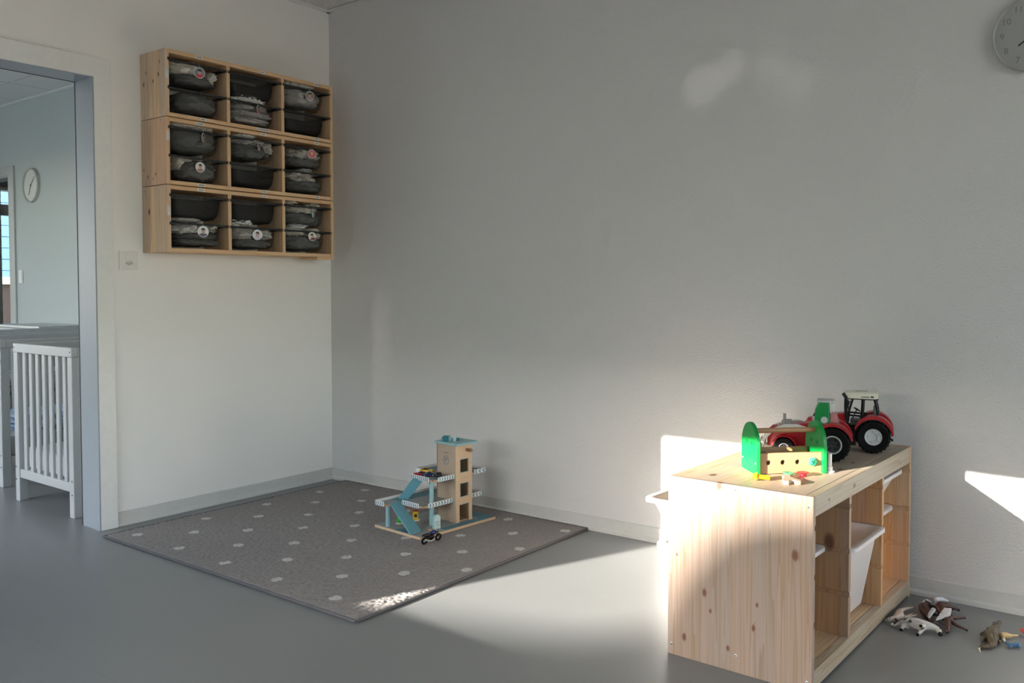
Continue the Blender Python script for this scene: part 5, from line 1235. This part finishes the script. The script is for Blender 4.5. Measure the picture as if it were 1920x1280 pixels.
lying('dark brown winged toy horse sprawled beyond the white horse', 'toy_winged_horse', M_HB,
      [(3.246, -.160, .032, .017), (3.255, -.178, .032, .018), (3.266, -.200, .030, .017), (3.279, -.225, .028, .017), (3.291, -.252, .026, .015), (3.301, -.278, .023, .012), (3.306, -.300, .019, .010), (3.309, -.322, .0155, .009), (3.313, -.338, .0105, .0058)],
      [(0, [(3.272, -.140, .028, .009), (3.300, -.118, .014, .004)]), (0, [(3.262, -.130, .018, .007), (3.277, -.108, .008, .004)]), (4, [(3.314, -.236, .026, .006), (3.334, -.204, .021, .0035)]), (4, [(3.320, -.262, .014, .006), (3.353, -.269, .007, .0035)])], ex4, cat='toy horse', hoof=M_HD)
# crocodile
nt = emat('crocodile_skin'); c = nt.co(); v = nt.node('TexVoronoi'); v.inputs['Scale'].default_value = 260; nt.l.new(c, v.inputs['Vector']); n_ = nt.noise(c, 60, 4, .7)
nt.color(nt.mix(nt.ramp(n_, [(.4, (0,0,0)), (.62, (1,1,1))]), (.04, .028, .022), (.15, .115, .065))); nt.b.inputs['Roughness'].default_value = .55; nt.bump(v.outputs['Distance'], .8, .002); M_CROC = nt.m
def ex5(t, L):
    for (x, y) in ((3.4235, -.221), (3.4355, -.222)): bm = new(); ball(bm, L(x, y, .032), .0028, 8); obj('eye', bm, M_CROC, t, smooth=True)
    sp = [(3.428, -.245), (3.429, -.262), (3.430, -.279), (3.432, -.296), (3.435, -.313), (3.439, -.330), (3.443, -.345)]
    bm = new()
    for (x, y) in sp:
        for s in (-.005, .005): cyl(bm, L(x+s, y, .030), L(x+s, y-.001, .0365), .0026, .0004, 6)
    for (x, y) in ((3.444, -.356), (3.438, -.366), (3.430, -.371), (3.421, -.374)): cyl(bm, L(x, y, .014), L(x, y-.001, .020), .002, .0004, 6)
    obj('back_scutes', bm, mat('scute_tan', (.22, .18, .11), .6), t)
    bm = new(); cyl(bm, L(3.4125, -.396, .006), L(3.419, -.414, .003), .003, .001, 8); obj('tail_tip', bm, mat('tip_cream', (.62, .58, .42), .5), t, smooth=True)
lying('brown toy crocodile with curled tail lying on the floor', 'toy_crocodile', M_CROC,
      [(3.430, -.300, .018, .018), (3.428, -.278, .019, .0165), (3.427, -.255, .019, .013), (3.429, -.232, .021, .0125), (3.431, -.208, .022, .0095), (3.4325, -.185, .021, .0075), (3.433, -.168, .020, .006)],
      [(0, [(3.435, -.325, .016, .0165), (3.441, -.343, .013, .013), (3.444, -.356, .010, .010), (3.437, -.368, .008, .008), (3.425, -.375, .0075, .007), (3.414, -.382, .006, .0055), (3.4125, -.396, .005, .0035)]),
       (1, [(3.411, -.262, .013, .0065), (3.395, -.281, .005, .005)]), (1, [(3.441, -.264, .012, .006), (3.448, -.276, .005, .0045)]),
       (0, [(3.413, -.322, .013, .007), (3.411, -.339, .005, .005)]), (0, [(3.447, -.302, .012, .007), (3.4575, -.316, .005, .005)])], ex5, cat='toy crocodile')
M_DEER = mat('deer_tan', (.55, .38, .17), .5)
def ex6(t, L): bm = new(); ball(bm, L(3.461, -.285, .0065), .0062, 10, (.9, 1.4, 1)); obj('head', bm, mat('deer_pale', (.66, .62, .50), .5), t, smooth=True)
lying('tan toy deer half hidden behind the crocodile', 'toy_deer', M_DEER,
      [(3.466, -.252, .011, .008), (3.460, -.260, .013, .0105), (3.452, -.266, .013, .010), (3.459, -.276, .010, .006)],
      [(0, [(3.478, -.240, .010, .004), (3.493, -.225, .009, .0028)]), (0, [(3.472, -.246, .006, .0035), (3.479, -.248, .005, .0028)])], ex6, cat='toy deer')
M_BLUEF = mat('figure_blue', (.05, .13, .24), .3)
lying('small shiny blue toy figure beside the crocodile', 'toy_figure', M_BLUEF,
      [(3.470, -.310, .009, .005), (3.480, -.318, .0085, .0068), (3.488, -.3165, .0085, .0058), (3.496, -.313, .0085, .0068), (3.504, -.305, .009, .0052), (3.509, -.294, .012, .0028)],
      [(4, [(3.512, -.316, .004, .0024)]), (1, [(3.487, -.331, .004, .0025)]), (3, [(3.498, -.302, .017, .0024)])], None, cat='toy figure')
bm = new(); lathe(bm, [(0, 0), (.0045, 0), (.010, .014), (.014, .040), (.0, .041)], (3.4935, -.1865, .0142), (.92, -.25, 0), 16)
tag(obj('red_toy_cone', bm, mat('coral_red', (.62, .10, .08), .4), smooth=True, angle=30), 'coral red toy tip at right edge of picture', 'toy')
